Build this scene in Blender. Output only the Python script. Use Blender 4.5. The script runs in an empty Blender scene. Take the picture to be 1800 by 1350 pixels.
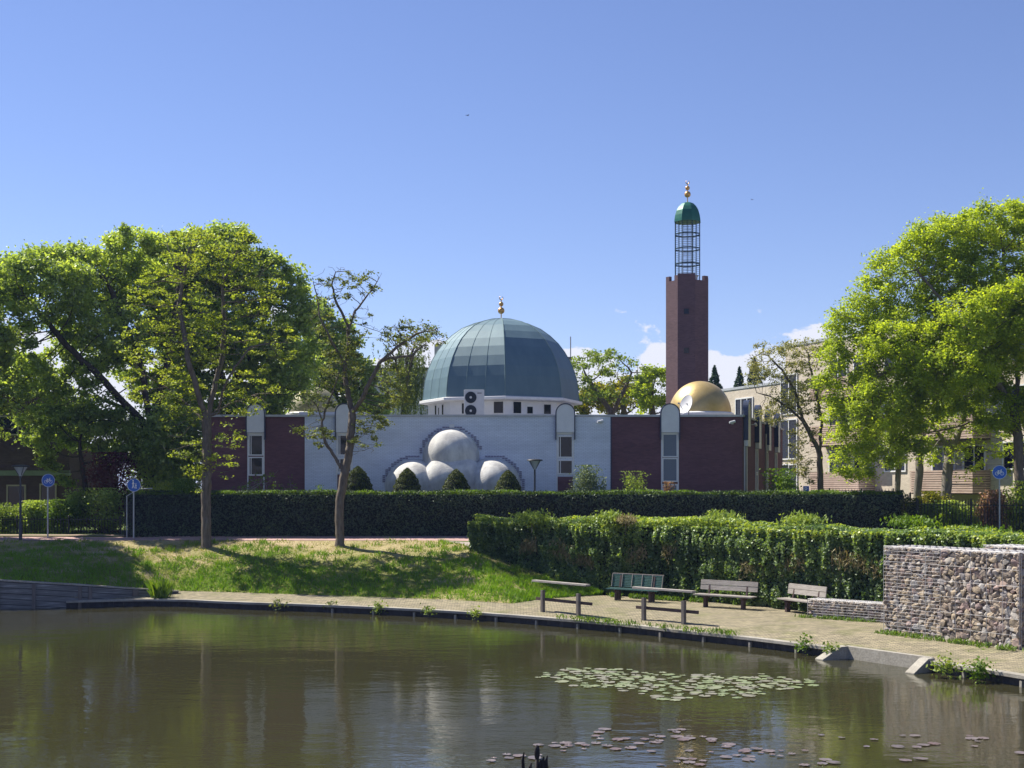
import bpy, math, random
import numpy as np
from mathutils import Vector, Matrix

R = math.radians
PI = math.pi
scene = bpy.context.scene
COL = scene.collection

# ------------------------------------------------------------------ camera
F = 2350.0      # focal length in photo pixels (1800 wide)
HC = 4.7        # eye height above the water
HY = 855.0      # photo row of the horizon
cam_d = bpy.data.cameras.new('camera')
cam = bpy.data.objects.new('camera', cam_d)
COL.objects.link(cam)
cam.location = (0, 0, HC)
cam.rotation_euler = (R(90), 0, 0)
cam_d.sensor_width = 36
cam_d.lens = 36 * F / 1800
cam_d.shift_y = (HY - 675) / 1800
cam_d.clip_start = 0.5
cam_d.clip_end = 6000
scene.camera = cam

# ------------------------------------------------------------------ light
SUN_AZ = 34.0    # degrees behind the left-hand side
SUN_EL = 51.0
scene.view_settings.view_transform = 'Standard'
scene.view_settings.look = 'None'
scene.view_settings.exposure = 0.95
scene.view_settings.gamma = 1
S = Vector((-math.cos(R(SUN_AZ)) * math.cos(R(SUN_EL)), math.sin(R(SUN_AZ)) * math.cos(R(SUN_EL)), math.sin(R(SUN_EL))))
sun_d = bpy.data.lights.new('sun', 'SUN')
sun_d.energy = 4.9
sun_d.angle = R(0.5)
sun_d.color = (1.0, 0.93, 0.80)
sun = bpy.data.objects.new('sun', sun_d)
COL.objects.link(sun)
sun.rotation_euler = S.to_track_quat('Z', 'Y').to_euler()
sun.location = (0, 0, 60)

world = bpy.data.worlds.new('World')
scene.world = world
world.use_nodes = True
wn, wl = world.node_tree.nodes, world.node_tree.links
wn.clear()
wo = wn.new('ShaderNodeOutputWorld')
bg = wn.new('ShaderNodeBackground')
sky = wn.new('ShaderNodeTexSky')
sky.sky_type = 'NISHITA'
sky.sun_disc = False
sky.sun_elevation = R(SUN_EL)
sky.sun_rotation = math.atan2(S.x, S.y)
sky.air_density = 0.92
sky.dust_density = 0.02
sky.ozone_density = 4.5
bg.inputs['Strength'].default_value = 0.074
# low cumulus bank near the horizon
tc = wn.new('ShaderNodeTexCoord')
sep = wn.new('ShaderNodeSeparateXYZ')
wl.new(tc.outputs['Generated'], sep.inputs[0])
mp = wn.new('ShaderNodeMapping')
mp.inputs['Scale'].default_value = (17, 17, 30)
mp.inputs['Location'].default_value = (0.35, 0, 0)
wl.new(tc.outputs['Generated'], mp.inputs[0])
nz = wn.new('ShaderNodeTexNoise')
nz.inputs['Scale'].default_value = 1.0
nz.inputs['Detail'].default_value = 8
nz.inputs['Roughness'].default_value = 0.55
wl.new(mp.outputs[0], nz.inputs['Vector'])


def wmath(op, a, b=None, clamp=False):
    n = wn.new('ShaderNodeMath'); n.operation = op; n.use_clamp = clamp
    for i, v in enumerate((a, b)):
        if v is None: continue
        if isinstance(v, (int, float)): n.inputs[i].default_value = v
        else: wl.new(v, n.inputs[i])
    return n.outputs[0]


# cloud where noise > threshold that climbs with elevation
thr = wmath('ADD', wmath('MULTIPLY', sep.outputs['Z'], 7.4), -0.285)
cl = wmath('MULTIPLY', wmath('SUBTRACT', nz.outputs['Fac'], thr), 30, True)
above = wmath('GREATER_THAN', sep.outputs['Z'], 0.0)
cl = wmath('MULTIPLY', cl, above)
cl = wmath('MULTIPLY', cl, 0.9)
mx = wn.new('ShaderNodeMix'); mx.data_type = 'RGBA'
wl.new(cl, mx.inputs['Factor'])
tint = wn.new('ShaderNodeMix'); tint.data_type = 'RGBA'; tint.blend_type = 'MULTIPLY'
tint.inputs['Factor'].default_value = 1.0
wl.new(sky.outputs[0], tint.inputs['A'])
tint.inputs['B'].default_value = (0.985, 0.875, 0.995, 1)
wl.new(tint.outputs['Result'], mx.inputs['A'])
mx.inputs['B'].default_value = (6.3, 6.4, 7.0, 1)
wl.new(mx.outputs['Result'], bg.inputs['Color'])
wl.new(bg.outputs[0], wo.inputs[0])

scene.render.engine = 'CYCLES'
cy = scene.cycles
cy.use_denoising = True
cy.max_bounces = 6
cy.diffuse_bounces = 3
cy.glossy_bounces = 3
cy.transmission_bounces = 4
cy.transparent_max_bounces = 4
cy.caustics_reflective = False
cy.caustics_refractive = False
cy.sample_clamp_indirect = 6


def P(x, y, Y):
    """a photo pixel at distance Y as a world point"""
    return Vector(((x - 900) * Y / F, Y, HC - (y - HY) * Y / F))


# ------------------------------------------------------------------ materials
class NT:
    def __init__(self, name):
        self.m = bpy.data.materials.new(name)
        self.m.use_nodes = True
        self.n = self.m.node_tree.nodes
        self.l = self.m.node_tree.links
        self.n.clear()
        self.out = self.n.new('ShaderNodeOutputMaterial')

    def node(self, t, **kw):
        nd = self.n.new(t)
        for k, v in kw.items():
            if k.startswith('_'):
                setattr(nd, k[1:], v)
            else:
                self.set(nd, k.replace('__', ' '), v)
        return nd

    def set(self, nd, key, v):
        s = nd.inputs[key]
        if hasattr(v, 'is_output'):
            self.l.new(v, s)
        elif isinstance(v, (tuple, list)) and len(v) == 3 and s.type == 'RGBA':
            s.default_value = (*v, 1)
        else:
            s.default_value = v

    def coord(self, scale=(1, 1, 1), which='Object'):
        t = self.n.new('ShaderNodeTexCoord')
        mpn = self.n.new('ShaderNodeMapping')
        mpn.inputs['Scale'].default_value = scale
        self.l.new(t.outputs[which], mpn.inputs[0])
        return mpn.outputs[0]

    def noise(self, scale, vec=None, detail=4, rough=0.55):
        nd = self.node('ShaderNodeTexNoise', Scale=scale, Detail=detail, Roughness=rough)
        if vec is not None: self.l.new(vec, nd.inputs['Vector'])
        return nd.outputs['Fac']

    def ramp(self, fac, stops):
        r = self.n.new('ShaderNodeValToRGB')
        els = r.color_ramp.elements
        while len(els) < len(stops): els.new(0.5)
        for e, (p, c) in zip(els, stops):
            e.position = p
            e.color = (*c, 1) if len(c) == 3 else c
        self.l.new(fac, r.inputs[0])
        return r.outputs[0]

    def mix(self, fac, a, b, blend='MIX'):
        m = self.n.new('ShaderNodeMix'); m.data_type = 'RGBA'; m.blend_type = blend
        for k, v in (('Factor', fac), ('A', a), ('B', b)):
            if hasattr(v, 'is_output'): self.l.new(v, m.inputs[k])
            elif isinstance(v, tuple): m.inputs[k].default_value = (*v, 1)
            else: m.inputs[k].default_value = v
        return m.outputs['Result']

    def math(self, op, a, b=0.0, clamp=False):
        m = self.n.new('ShaderNodeMath'); m.operation = op; m.use_clamp = clamp
        for i, v in enumerate((a, b)):
            if hasattr(v, 'is_output'): self.l.new(v, m.inputs[i])
            else: m.inputs[i].default_value = v
        return m.outputs[0]

    def bump(self, h, dist=0.01, strength=1.0):
        b = self.node('ShaderNodeBump', Distance=dist, Strength=strength, Height=h)
        return b.outputs[0]

    def finish(self, col, rough=0.7, metal=0.0, bump=None, spec=0.5):
        p = self.n.new('ShaderNodeBsdfPrincipled')
        self.set(p, 'Base Color', col)
        self.set(p, 'Roughness', rough)
        self.set(p, 'Metallic', metal)
        self.set(p, 'Specular IOR Level', spec)
        if bump is not None: self.l.new(bump, p.inputs['Normal'])
        self.l.new(p.outputs[0], self.out.inputs[0])
        return self.m


def plain(name, c, rough=0.6, metal=0.0, var=0.12, scale=3.0, bump=0.003, spec=0.4):
    t = NT(name)
    v = t.coord()
    n = t.noise(scale, v, 6, 0.6)
    lo = tuple(x * (1 - var) for x in c); hi = tuple(min(1, x * (1 + var)) for x in c)
    col = t.ramp(n, [(0.3, lo), (0.7, hi)])
    n2 = t.noise(scale * 9, v, 3)
    return t.finish(col, rough, metal, t.bump(n2, bump) if bump else None, spec)


def brick_mat(name, c1, c2, mortar, bw=0.22, bh=0.0665, ms=0.006, rot=None, stain=0.15, use='Generated'):
    t = NT(name)
    tcn = t.n.new('ShaderNodeUVMap')
    br = t.node('ShaderNodeTexBrick', Color1=c1, Color2=c2, Mortar=mortar, Scale=1.0)
    t.l.new(tcn.outputs[0], br.inputs['Vector'])
    br.inputs['Mortar Size'].default_value = ms
    br.inputs['Mortar Smooth'].default_value = 0.3
    br.inputs['Brick Width'].default_value = bw
    br.inputs['Row Height'].default_value = bh
    br.inputs['Bias'].default_value = 0.0
    v = t.coord((0.35, 0.35, 0.9))
    n = t.noise(1.3, v, 6, 0.6)
    dark = tuple(1 - stain for _ in range(3))
    st = t.ramp(n, [(0.35, dark), (0.65, (1, 1, 1))])
    n3 = t.noise(60, t.coord(), 2)
    col = t.mix(1.0, br.outputs['Color'], st, 'MULTIPLY')
    h = t.math('SUBTRACT', t.math('MULTIPLY', n3, 0.3), br.outputs['Fac'])
    return t.finish(col, 0.85, 0, t.bump(h, 0.004), 0.25)


def leaf_mat(name, cols, trans=0.42, tcol=1.5, gloss=0.035, rough=0.6):
    """cols: stops along the per-leaf 'var' attribute"""
    t = NT(name)
    at = t.n.new('ShaderNodeAttribute'); at.attribute_name = 'var'
    n = len(cols)
    c = t.ramp(at.outputs['Fac'], [(i / (n - 1), k) for i, k in enumerate(cols)])
    big = t.noise(0.45, t.coord(), 3)
    c = t.mix(1.0, c, t.ramp(big, [(0.3, (0.72, 0.78, 0.7)), (0.7, (1.15, 1.12, 1.1))]), 'MULTIPLY')
    d = t.node('ShaderNodeBsdfDiffuse', Color=c)
    tcn = t.mix(1.0, c, (tcol * 1.05, tcol, tcol * 0.5), 'MULTIPLY')
    tr = t.node('ShaderNodeBsdfTranslucent', Color=tcn)
    m = t.n.new('ShaderNodeMixShader'); m.inputs[0].default_value = trans
    t.l.new(d.outputs[0], m.inputs[1]); t.l.new(tr.outputs[0], m.inputs[2])
    g = t.node('ShaderNodeBsdfGlossy', Roughness=rough, Color=(0.8, 0.85, 0.8))
    m2 = t.n.new('ShaderNodeMixShader'); m2.inputs[0].default_value = gloss
    t.l.new(m.outputs[0], m2.inputs[1]); t.l.new(g.outputs[0], m2.inputs[2])
    t.l.new(m2.outputs[0], t.out.inputs[0])
    return t.m


def bark_mat(name, a, b):
    t = NT(name)
    v = t.coord((5, 5, 1.1))
    n = t.noise(2.2, v, 8, 0.7)
    c = t.ramp(n, [(0.3, a), (0.7, b)])
    return t.finish(c, 0.9, 0, t.bump(n, 0.03), 0.2)


M = {}
M['red_brick'] = brick_mat('red_brick', (0.20, 0.096, 0.110), (0.155, 0.078, 0.092), (0.135, 0.088, 0.098), stain=0.18)
M['white_brick'] = brick_mat('white_brick', (0.80, 0.86, 0.97), (0.74, 0.80, 0.91), (0.54, 0.59, 0.69), ms=0.009, stain=0.16)
M['minaret_brick'] = brick_mat('minaret_brick', (0.175, 0.108, 0.118), (0.135, 0.085, 0.095), (0.13, 0.09, 0.10), stain=0.15)
M['beige_brick'] = brick_mat('beige_brick', (0.66, 0.585, 0.48), (0.56, 0.49, 0.40), (0.46, 0.41, 0.35), stain=0.15)
M['brown_brick'] = brick_mat('brown_brick', (0.14, 0.095, 0.07), (0.11, 0.07, 0.055), (0.10, 0.08, 0.07), stain=0.2)
M['edge_brick'] = plain('edge_brick', (0.27, 0.27, 0.36), 0.8)
M['white_paint'] = plain('white_paint', (0.74, 0.75, 0.77), 0.5, var=0.06)
M['panel_white'] = plain('panel_white', (0.70, 0.71, 0.73), 0.4, var=0.05)
M['coping'] = plain('coping', (0.42, 0.44, 0.46), 0.5, 0.2)
M['navy_trim'] = plain('navy_trim', (0.03, 0.045, 0.09), 0.4)
M['frame_white'] = plain('frame_white', (0.72, 0.73, 0.74), 0.35, var=0.04)
M['roofing'] = plain('roofing', (0.16, 0.16, 0.17), 0.9)
t = NT('rough_plaster')
v = t.coord()
n1 = t.noise(1.6, v, 8, 0.65)
n2 = t.noise(0.9, t.coord((2.2, 2.2, 0.6)), 6, 0.6)
c = t.ramp(n1, [(0.3, (0.52, 0.52, 0.50)), (0.55, (0.66, 0.655, 0.63)), (0.75, (0.76, 0.75, 0.72))])
c = t.mix(1.0, c, t.ramp(n2, [(0.38, (0.70, 0.70, 0.72)), (0.62, (1, 1, 1))]), 'MULTIPLY')
M['plaster'] = t.finish(c, 0.9, 0, t.bump(t.noise(14, v, 5), 0.012), 0.2)


def dome_green():
    t = NT('dome_cladding')
    v = t.coord()
    n = t.noise(1.2, t.coord((1, 1, 0.3)), 6, 0.6)
    c = t.ramp(n, [(0.3, (0.092, 0.158, 0.20)), (0.7, (0.128, 0.205, 0.24))])
    return t.finish(c, 0.55, 0.15, t.bump(t.noise(30, v, 2), 0.002), 0.35)


M['dome_green'] = dome_green()
M['seam_green'] = plain('seam_green', (0.17, 0.245, 0.25), 0.8, spec=0.1)
M['cap_green'] = plain('cap_green', (0.015, 0.12, 0.085), 0.42, 0.2)
M['cage_green'] = plain('cage_green', (0.012, 0.04, 0.05), 0.5, 0.3)
t = NT('gold_leaf')
v = t.coord()
c = t.ramp(t.noise(2.5, v, 7, 0.65), [(0.3, (0.50, 0.36, 0.14)), (0.7, (0.62, 0.47, 0.20))])
M['gold'] = t.finish(c, 0.42, 0.55, t.bump(t.noise(9, v, 4), 0.004))
M['gold_shaded'] = plain('gold_shaded', (0.29, 0.27, 0.17), 0.55, 0.25)  # rear dome's gold darkened toward olive, tree shade put into the colour
M['finial_gold'] = plain('finial_gold', (0.55, 0.32, 0.11), 0.35, 0.6)
t = NT('window_glass')
M['glass'] = t.finish((0.010, 0.014, 0.026), 0.06, 0.0, t.bump(t.noise(1.5, t.coord(), 2), 0.004), 0.3)
t = NT('blind_glass')
w = t.node('ShaderNodeTexWave', Scale=9.0)
w.bands_direction = 'Z'
t.l.new(t.coord(), w.inputs['Vector'])
M['blind_glass'] = t.finish(t.ramp(w.outputs['Fac'], [(0.2, (0.05, 0.09, 0.14)), (0.8, (0.13, 0.19, 0.26))]), 0.15, 0.0, None, 0.3)
M['metal_grey'] = plain('metal_grey', (0.28, 0.29, 0.31), 0.45, 0.6)
M['pole_dark'] = plain('pole_dark', (0.045, 0.05, 0.06), 0.5, 0.3)
M['pole_grey'] = plain('pole_grey', (0.36, 0.38, 0.41), 0.45, 0.4)
M['iron_black'] = plain('iron_black', (0.012, 0.014, 0.016), 0.45, 0.2)
M['ac_white'] = plain('ac_white', (0.60, 0.61, 0.62), 0.45, var=0.04)
M['ac_dark'] = plain('ac_dark', (0.02, 0.03, 0.045), 0.5)
M['sign_blue'] = plain('sign_blue', (0.015, 0.11, 0.50), 0.35, var=0.04)
M['sign_white'] = plain('sign_white', (0.80, 0.82, 0.84), 0.35, var=0.03)
M['lamp_glass'] = plain('lamp_glass', (0.42, 0.46, 0.50), 0.25, var=0.05, spec=0.7)
M['bark'] = bark_mat('bark', (0.075, 0.06, 0.048), (0.21, 0.18, 0.15))
M['bark_pale'] = bark_mat('bark_pale', (0.13, 0.115, 0.10), (0.33, 0.30, 0.265))
M['bark_dark'] = bark_mat('bark_dark', (0.03, 0.025, 0.02), (0.09, 0.075, 0.06))
M['car_white'] = plain('car_white', (0.75, 0.76, 0.78), 0.2, 0.1, var=0.02, bump=0)
M['car_red'] = plain('car_red', (0.16, 0.03, 0.03), 0.2, 0.1, var=0.02, bump=0)
M['rubber'] = plain('rubber', (0.02, 0.02, 0.02), 0.8)
M['brown_frame'] = plain('brown_frame', (0.07, 0.045, 0.035), 0.6)
M['cream_frame'] = plain('cream_frame', (0.42, 0.38, 0.25), 0.5)
M['cream_green'] = plain('cream_green', (0.20, 0.26, 0.16), 0.6)
M['block_grey'] = plain('block_grey', (0.44, 0.42, 0.40), 0.8, scale=0.2)
M['bird'] = plain('bird', (0.03, 0.03, 0.035), 0.8, bump=0)


def wood(name, a, b, axis_scale=(1.5, 1.5, 14)):
    t = NT(name)
    n = t.noise(3, t.coord(axis_scale), 7, 0.6)
    n2 = t.noise(1.2, t.coord(), 4)
    c = t.mix(0.35, t.ramp(n, [(0.3, a), (0.7, b)]), t.ramp(n2, [(0.3, a), (0.7, b)]))
    return t.finish(c, 0.85, 0, t.bump(n, 0.006), 0.2)


M['weathered_wood'] = wood('weathered_wood', (0.20, 0.18, 0.165), (0.44, 0.41, 0.38))
M['post_wood'] = wood('post_wood', (0.10, 0.09, 0.085), (0.22, 0.195, 0.18), (9, 9, 1))
M['green_wood'] = wood('green_wood', (0.035, 0.085, 0.08), (0.075, 0.15, 0.14))
M['dark_wood'] = wood('dark_wood', (0.05, 0.035, 0.035), (0.12, 0.085, 0.08))
M['slat_wood'] = wood('slat_wood', (0.34, 0.24, 0.19), (0.60, 0.48, 0.41))
M['stump_wood'] = wood('stump_wood', (0.012, 0.011, 0.012), (0.05, 0.045, 0.045), (6, 6, 1))

# pavers
t = NT('klinker_paving')
br = t.node('ShaderNodeTexBrick', Color1=(0.37, 0.325, 0.235), Color2=(0.26, 0.23, 0.165), Mortar=(0.10, 0.10, 0.07), Scale=1.0)
t.l.new(t.coord(), br.inputs['Vector'])
br.inputs['Brick Width'].default_value = 0.20
br.inputs['Row Height'].default_value = 0.10
br.inputs['Mortar Size'].default_value = 0.009
br.inputs['Mortar Smooth'].default_value = 0.2
n1 = t.noise(0.9, t.coord(), 7, 0.65)
n2 = t.noise(7.0, t.coord(), 5, 0.6)
c = t.mix(t.ramp(n1, [(0.5, (0, 0, 0)), (0.68, (0.75, 0.75, 0.75))]), br.outputs['Color'], (0.16, 0.17, 0.075))
n4 = t.noise(2.6, t.coord((.5, 2.2, 1)), 5, .6)
c = t.mix(1.0, c, t.ramp(n4, [(0.35, (0.72, 0.72, 0.74)), (0.65, (1.15, 1.14, 1.1))]), 'MULTIPLY')
c = t.mix(1.0, c, t.ramp(n2, [(0.3, (0.68, 0.68, 0.68)), (0.7, (1.2, 1.18, 1.12))]), 'MULTIPLY')
M['paving'] = t.finish(c, 0.9, 0, t.bump(t.math('SUBTRACT', t.math('MULTIPLY', n2, 0.7), br.outputs['Fac']), 0.012), 0.2)

t = NT('concrete')
n1 = t.noise(1.4, t.coord(), 8, 0.65)
n2 = t.noise(18, t.coord(), 4, 0.6)
c = t.ramp(n1, [(0.3, (0.24, 0.22, 0.19)), (0.7, (0.42, 0.40, 0.35))])
c = t.mix(1.0, c, t.ramp(n2, [(0.3, (0.8, 0.8, 0.8)), (0.7, (1.1, 1.1, 1.1))]), 'MULTIPLY')
M['concrete'] = t.finish(c, 0.9, 0, t.bump(n2, 0.008), 0.2)
M['sheet_pile'] = plain('sheet_pile', (0.035, 0.035, 0.04), 0.8, var=0.4, scale=2)
t = NT('old_timber_wall')
n1 = t.noise(1.5, t.coord((0.6, 0.6, 7)), 8, 0.65)
c = t.ramp(n1, [(0.3, (0.10, 0.10, 0.10)), (0.55, (0.20, 0.20, 0.20)), (0.75, (0.42, 0.42, 0.42))])
M['timber_wall'] = t.finish(c, 0.9, 0, t.bump(n1, 0.02), 0.2)

t = NT('pink_path')
n1 = t.noise(1.2, t.coord(), 6, 0.6)
c = t.ramp(n1, [(0.3, (0.36, 0.235, 0.22)), (0.7, (0.46, 0.31, 0.29))])
M['pink_path'] = t.finish(c, 0.9, 0, t.bump(t.noise(40, t.coord(), 3), 0.004), 0.2)
M['asphalt'] = plain('asphalt', (0.11, 0.105, 0.11), 0.9, var=0.2, scale=1.5)

t = NT('turf_soil')
n1 = t.noise(0.55, t.coord(), 6, 0.65)
n2 = t.noise(6, t.coord(), 6, 0.65)
c = t.ramp(n1, [(0.35, (0.09, 0.14, 0.018)), (0.52, (0.20, 0.21, 0.06)), (0.66, (0.40, 0.32, 0.19))])
c = t.mix(1.0, c, t.ramp(n2, [(0.3, (0.6, 0.62, 0.6)), (0.7, (1.25, 1.25, 1.2))]), 'MULTIPLY')
tg = t.n.new('ShaderNodeSeparateXYZ'); t.l.new(t.coord(), tg.inputs[0])
zz_ = t.math('MULTIPLY', t.math('SUBTRACT', t.math('ADD', tg.outputs['Z'], t.math('MULTIPLY', n1, 1.6)), 2.1), 0.7, True)
c = t.mix(zz_, c, t.ramp(n2, [(0.3, (0.30, 0.23, 0.13)), (0.7, (0.52, 0.42, 0.27))]))
M['turf'] = t.finish(c, 0.95, 0, t.bump(n2, 0.06), 0.1)
t = NT('lawn_ground')
n1 = t.noise(0.3, t.coord(), 6, 0.65)
c = t.ramp(n1, [(0.35, (0.045, 0.085, 0.018)), (0.65, (0.10, 0.13, 0.035))])
M['lawn'] = t.finish(c, 0.95, 0, None, 0.1)
M['mud'] = plain('mud', (0.05, 0.045, 0.03), 0.9)

t = NT('pond_water')
v1 = t.coord((0.55, 1.0, 1))
patch = t.ramp(t.noise(0.085, t.coord((0.6, 1, 1)), 3), [(0.40, (0.35, 0.35, 0.35)), (0.62, (1, 1, 1))])
w1 = t.noise(1.6, v1, 3, 0.5)
w2 = t.noise(6.5, v1, 3, 0.55)
w3 = t.noise(0.35, v1, 2, 0.5)
h = t.math('ADD', t.math('MULTIPLY', w1, 0.8), t.math('MULTIPLY', w2, 0.34))
h = t.math('MULTIPLY', h, patch)
h = t.math('ADD', h, t.math('MULTIPLY', w3, 1.0))
bmp = t.bump(h, 0.017, 1.0)
gl = t.node('ShaderNodeBsdfGlossy', Roughness=0.035, Color=(0.97, 0.98, 0.97), Normal=bmp)
df = t.node('ShaderNodeBsdfDiffuse', Color=(0.037, 0.035, 0.017))
fr = t.node('ShaderNodeFresnel', IOR=1.50, Normal=bmp)
ms = t.n.new('ShaderNodeMixShader')
t.l.new(fr.outputs[0], ms.inputs[0]); t.l.new(df.outputs[0], ms.inputs[1]); t.l.new(gl.outputs[0], ms.inputs[2])
t.l.new(ms.outputs[0], t.out.inputs[0])
M['water'] = t.m

t = NT('gabion_rock')
at = t.n.new('ShaderNodeAttribute'); at.attribute_name = 'var'
c = t.ramp(at.outputs['Fac'], [(0.0, (0.19, 0.165, 0.15)), (0.25, (0.35, 0.29, 0.24)), (0.5, (0.44, 0.36, 0.26)), (0.7, (0.34, 0.25, 0.23)), (0.85, (0.40, 0.38, 0.37)), (1.0, (0.50, 0.45, 0.39))])
n2 = t.noise(11, t.coord(), 5, 0.6)
c = t.mix(1.0, c, t.ramp(n2, [(0.3, (0.7, 0.7, 0.7)), (0.7, (1.15, 1.15, 1.15))]), 'MULTIPLY')
M['rock'] = t.finish(c, 0.9, 0, t.bump(n2, 0.02), 0.2)
M['wire'] = plain('wire', (0.36, 0.36, 0.38), 0.5, 0.4)
M['pad_green'] = leaf_mat('pad_green', [(0.19, 0.23, 0.10), (0.27, 0.30, 0.16), (0.24, 0.21, 0.18)], 0.1, 1.2, 0.22, 0.35)
M['pad_pink'] = leaf_mat('pad_pink', [(0.14, 0.11, 0.12), (0.19, 0.15, 0.16), (0.15, 0.09, 0.09)], 0.1, 1.2, 0.22, 0.35)

LM = {}
LM['locust_front'] = leaf_mat('locust_front_leaf', [(0.17, 0.23, 0.045), (0.285, 0.365, 0.045), (0.41, 0.485, 0.055), (0.38, 0.42, 0.065)], 0.48, 1.3)
LM['locust_right'] = leaf_mat('locust_right_leaf', [(0.195, 0.27, 0.035), (0.335, 0.435, 0.035), (0.465, 0.55, 0.045)], 0.53, 1.45)
LM['dense'] = leaf_mat('dense_leaf', [(0.16, 0.23, 0.07), (0.31, 0.42, 0.085), (0.48, 0.58, 0.10)], 0.55, 1.4, 0.07, .45)
LM['sparse'] = leaf_mat('sparse_leaf', [(0.11, 0.15, 0.05), (0.17, 0.21, 0.055), (0.24, 0.27, 0.06)], 0.4, 1.3)
LM['pale'] = leaf_mat('pale_leaf', [(0.18, 0.20, 0.08), (0.27, 0.28, 0.11), (0.34, 0.33, 0.14)], 0.4, 1.3)
LM['yellow'] = leaf_mat('yellow_leaf', [(0.12, 0.15, 0.012), (0.26, 0.26, 0.012), (0.40, 0.35, 0.012)], 0.45, 1.4)
LM['mid'] = leaf_mat('mid_leaf', [(0.14, 0.21, 0.05), (0.23, 0.32, 0.06), (0.34, 0.42, 0.07)], 0.4, 1.3)
LM['conifer'] = leaf_mat('conifer_leaf', [(0.018, 0.05, 0.025), (0.04, 0.09, 0.035)], 0.15, 1.1)
LM['willow'] = leaf_mat('willow_leaf', [(0.06, 0.10, 0.02), (0.12, 0.17, 0.04), (0.18, 0.21, 0.06)], 0.35, 1.2)
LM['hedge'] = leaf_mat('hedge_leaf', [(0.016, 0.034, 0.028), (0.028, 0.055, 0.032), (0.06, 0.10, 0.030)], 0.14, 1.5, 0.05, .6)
LM['yew'] = leaf_mat('yew_leaf', [(0.035, 0.055, 0.010), (0.075, 0.10, 0.014), (0.13, 0.14, 0.018)], 0.2, 1.2, 0.04)
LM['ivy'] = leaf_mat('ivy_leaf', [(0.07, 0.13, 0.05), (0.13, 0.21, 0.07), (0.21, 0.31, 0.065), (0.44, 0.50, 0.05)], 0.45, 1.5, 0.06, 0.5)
LM['dry'] = leaf_mat('dry_leaf', [(0.26, 0.20, 0.10), (0.34, 0.27, 0.16), (0.16, 0.19, 0.06)], 0.2, 1.1)
LM['red'] = leaf_mat('red_leaf', [(0.05, 0.012, 0.016), (0.10, 0.02, 0.025), (0.14, 0.035, 0.03)], 0.3, 1.1)
LM['pink'] = leaf_mat('pink_leaf', [(0.16, 0.20, 0.05), (0.42, 0.22, 0.16), (0.55, 0.32, 0.25)], 0.3, 1.1)
LM['grass'] = leaf_mat('grass_blade', [(0.42, 0.35, 0.20), (0.30, 0.31, 0.09), (0.19, 0.28, 0.03), (0.15, 0.29, 0.012)], 0.35, 1.4, 0.03)
LM['silver'] = leaf_mat('silver_leaf', [(0.08, 0.13, 0.06), (0.16, 0.22, 0.11), (0.28, 0.32, 0.22)], 0.3, 1.1)
LM['fresh'] = leaf_mat('fresh_leaf', [(0.06, 0.13, 0.010), (0.12, 0.21, 0.012), (0.18, 0.27, 0.02)], 0.4, 1.4)
M['fill_dark'] = plain('fill_dark', (0.10, 0.08, 0.065), 0.95)
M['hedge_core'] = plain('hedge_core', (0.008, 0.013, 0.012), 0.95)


# ------------------------------------------------------------------ object helpers
def tag(o, label=None, cat=None, group=None, kind=None):
    if label: o['label'] = label
    if cat: o['category'] = cat
    if group: o['group'] = group
    if kind: o['kind'] = kind
    return o


def thing(name, label, cat, loc=(0, 0, 0), group=None, rz=0.0):
    o = bpy.data.objects.new(name, None)
    o.empty_display_size = 0.3
    COL.objects.link(o)
    o.location = loc
    o.rotation_euler = (0, 0, rz)
    return tag(o, label, cat, group)


def attach(o, parent):
    """parent o while its mesh stays where its (world) coordinates put it"""
    o.parent = parent
    m = Matrix.LocRotScale(parent.location, parent.rotation_euler, None)
    o.matrix_parent_inverse = m.inverted() if parent.parent is None else Matrix()


def copy_tree(o, parent=None):
    c = o.copy()
    COL.objects.link(c)
    if parent is not None:
        c.parent = parent
        c.matrix_parent_inverse = o.matrix_parent_inverse.copy()
    for ch in list(o.children):
        copy_tree(ch, c)
    return c


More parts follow.
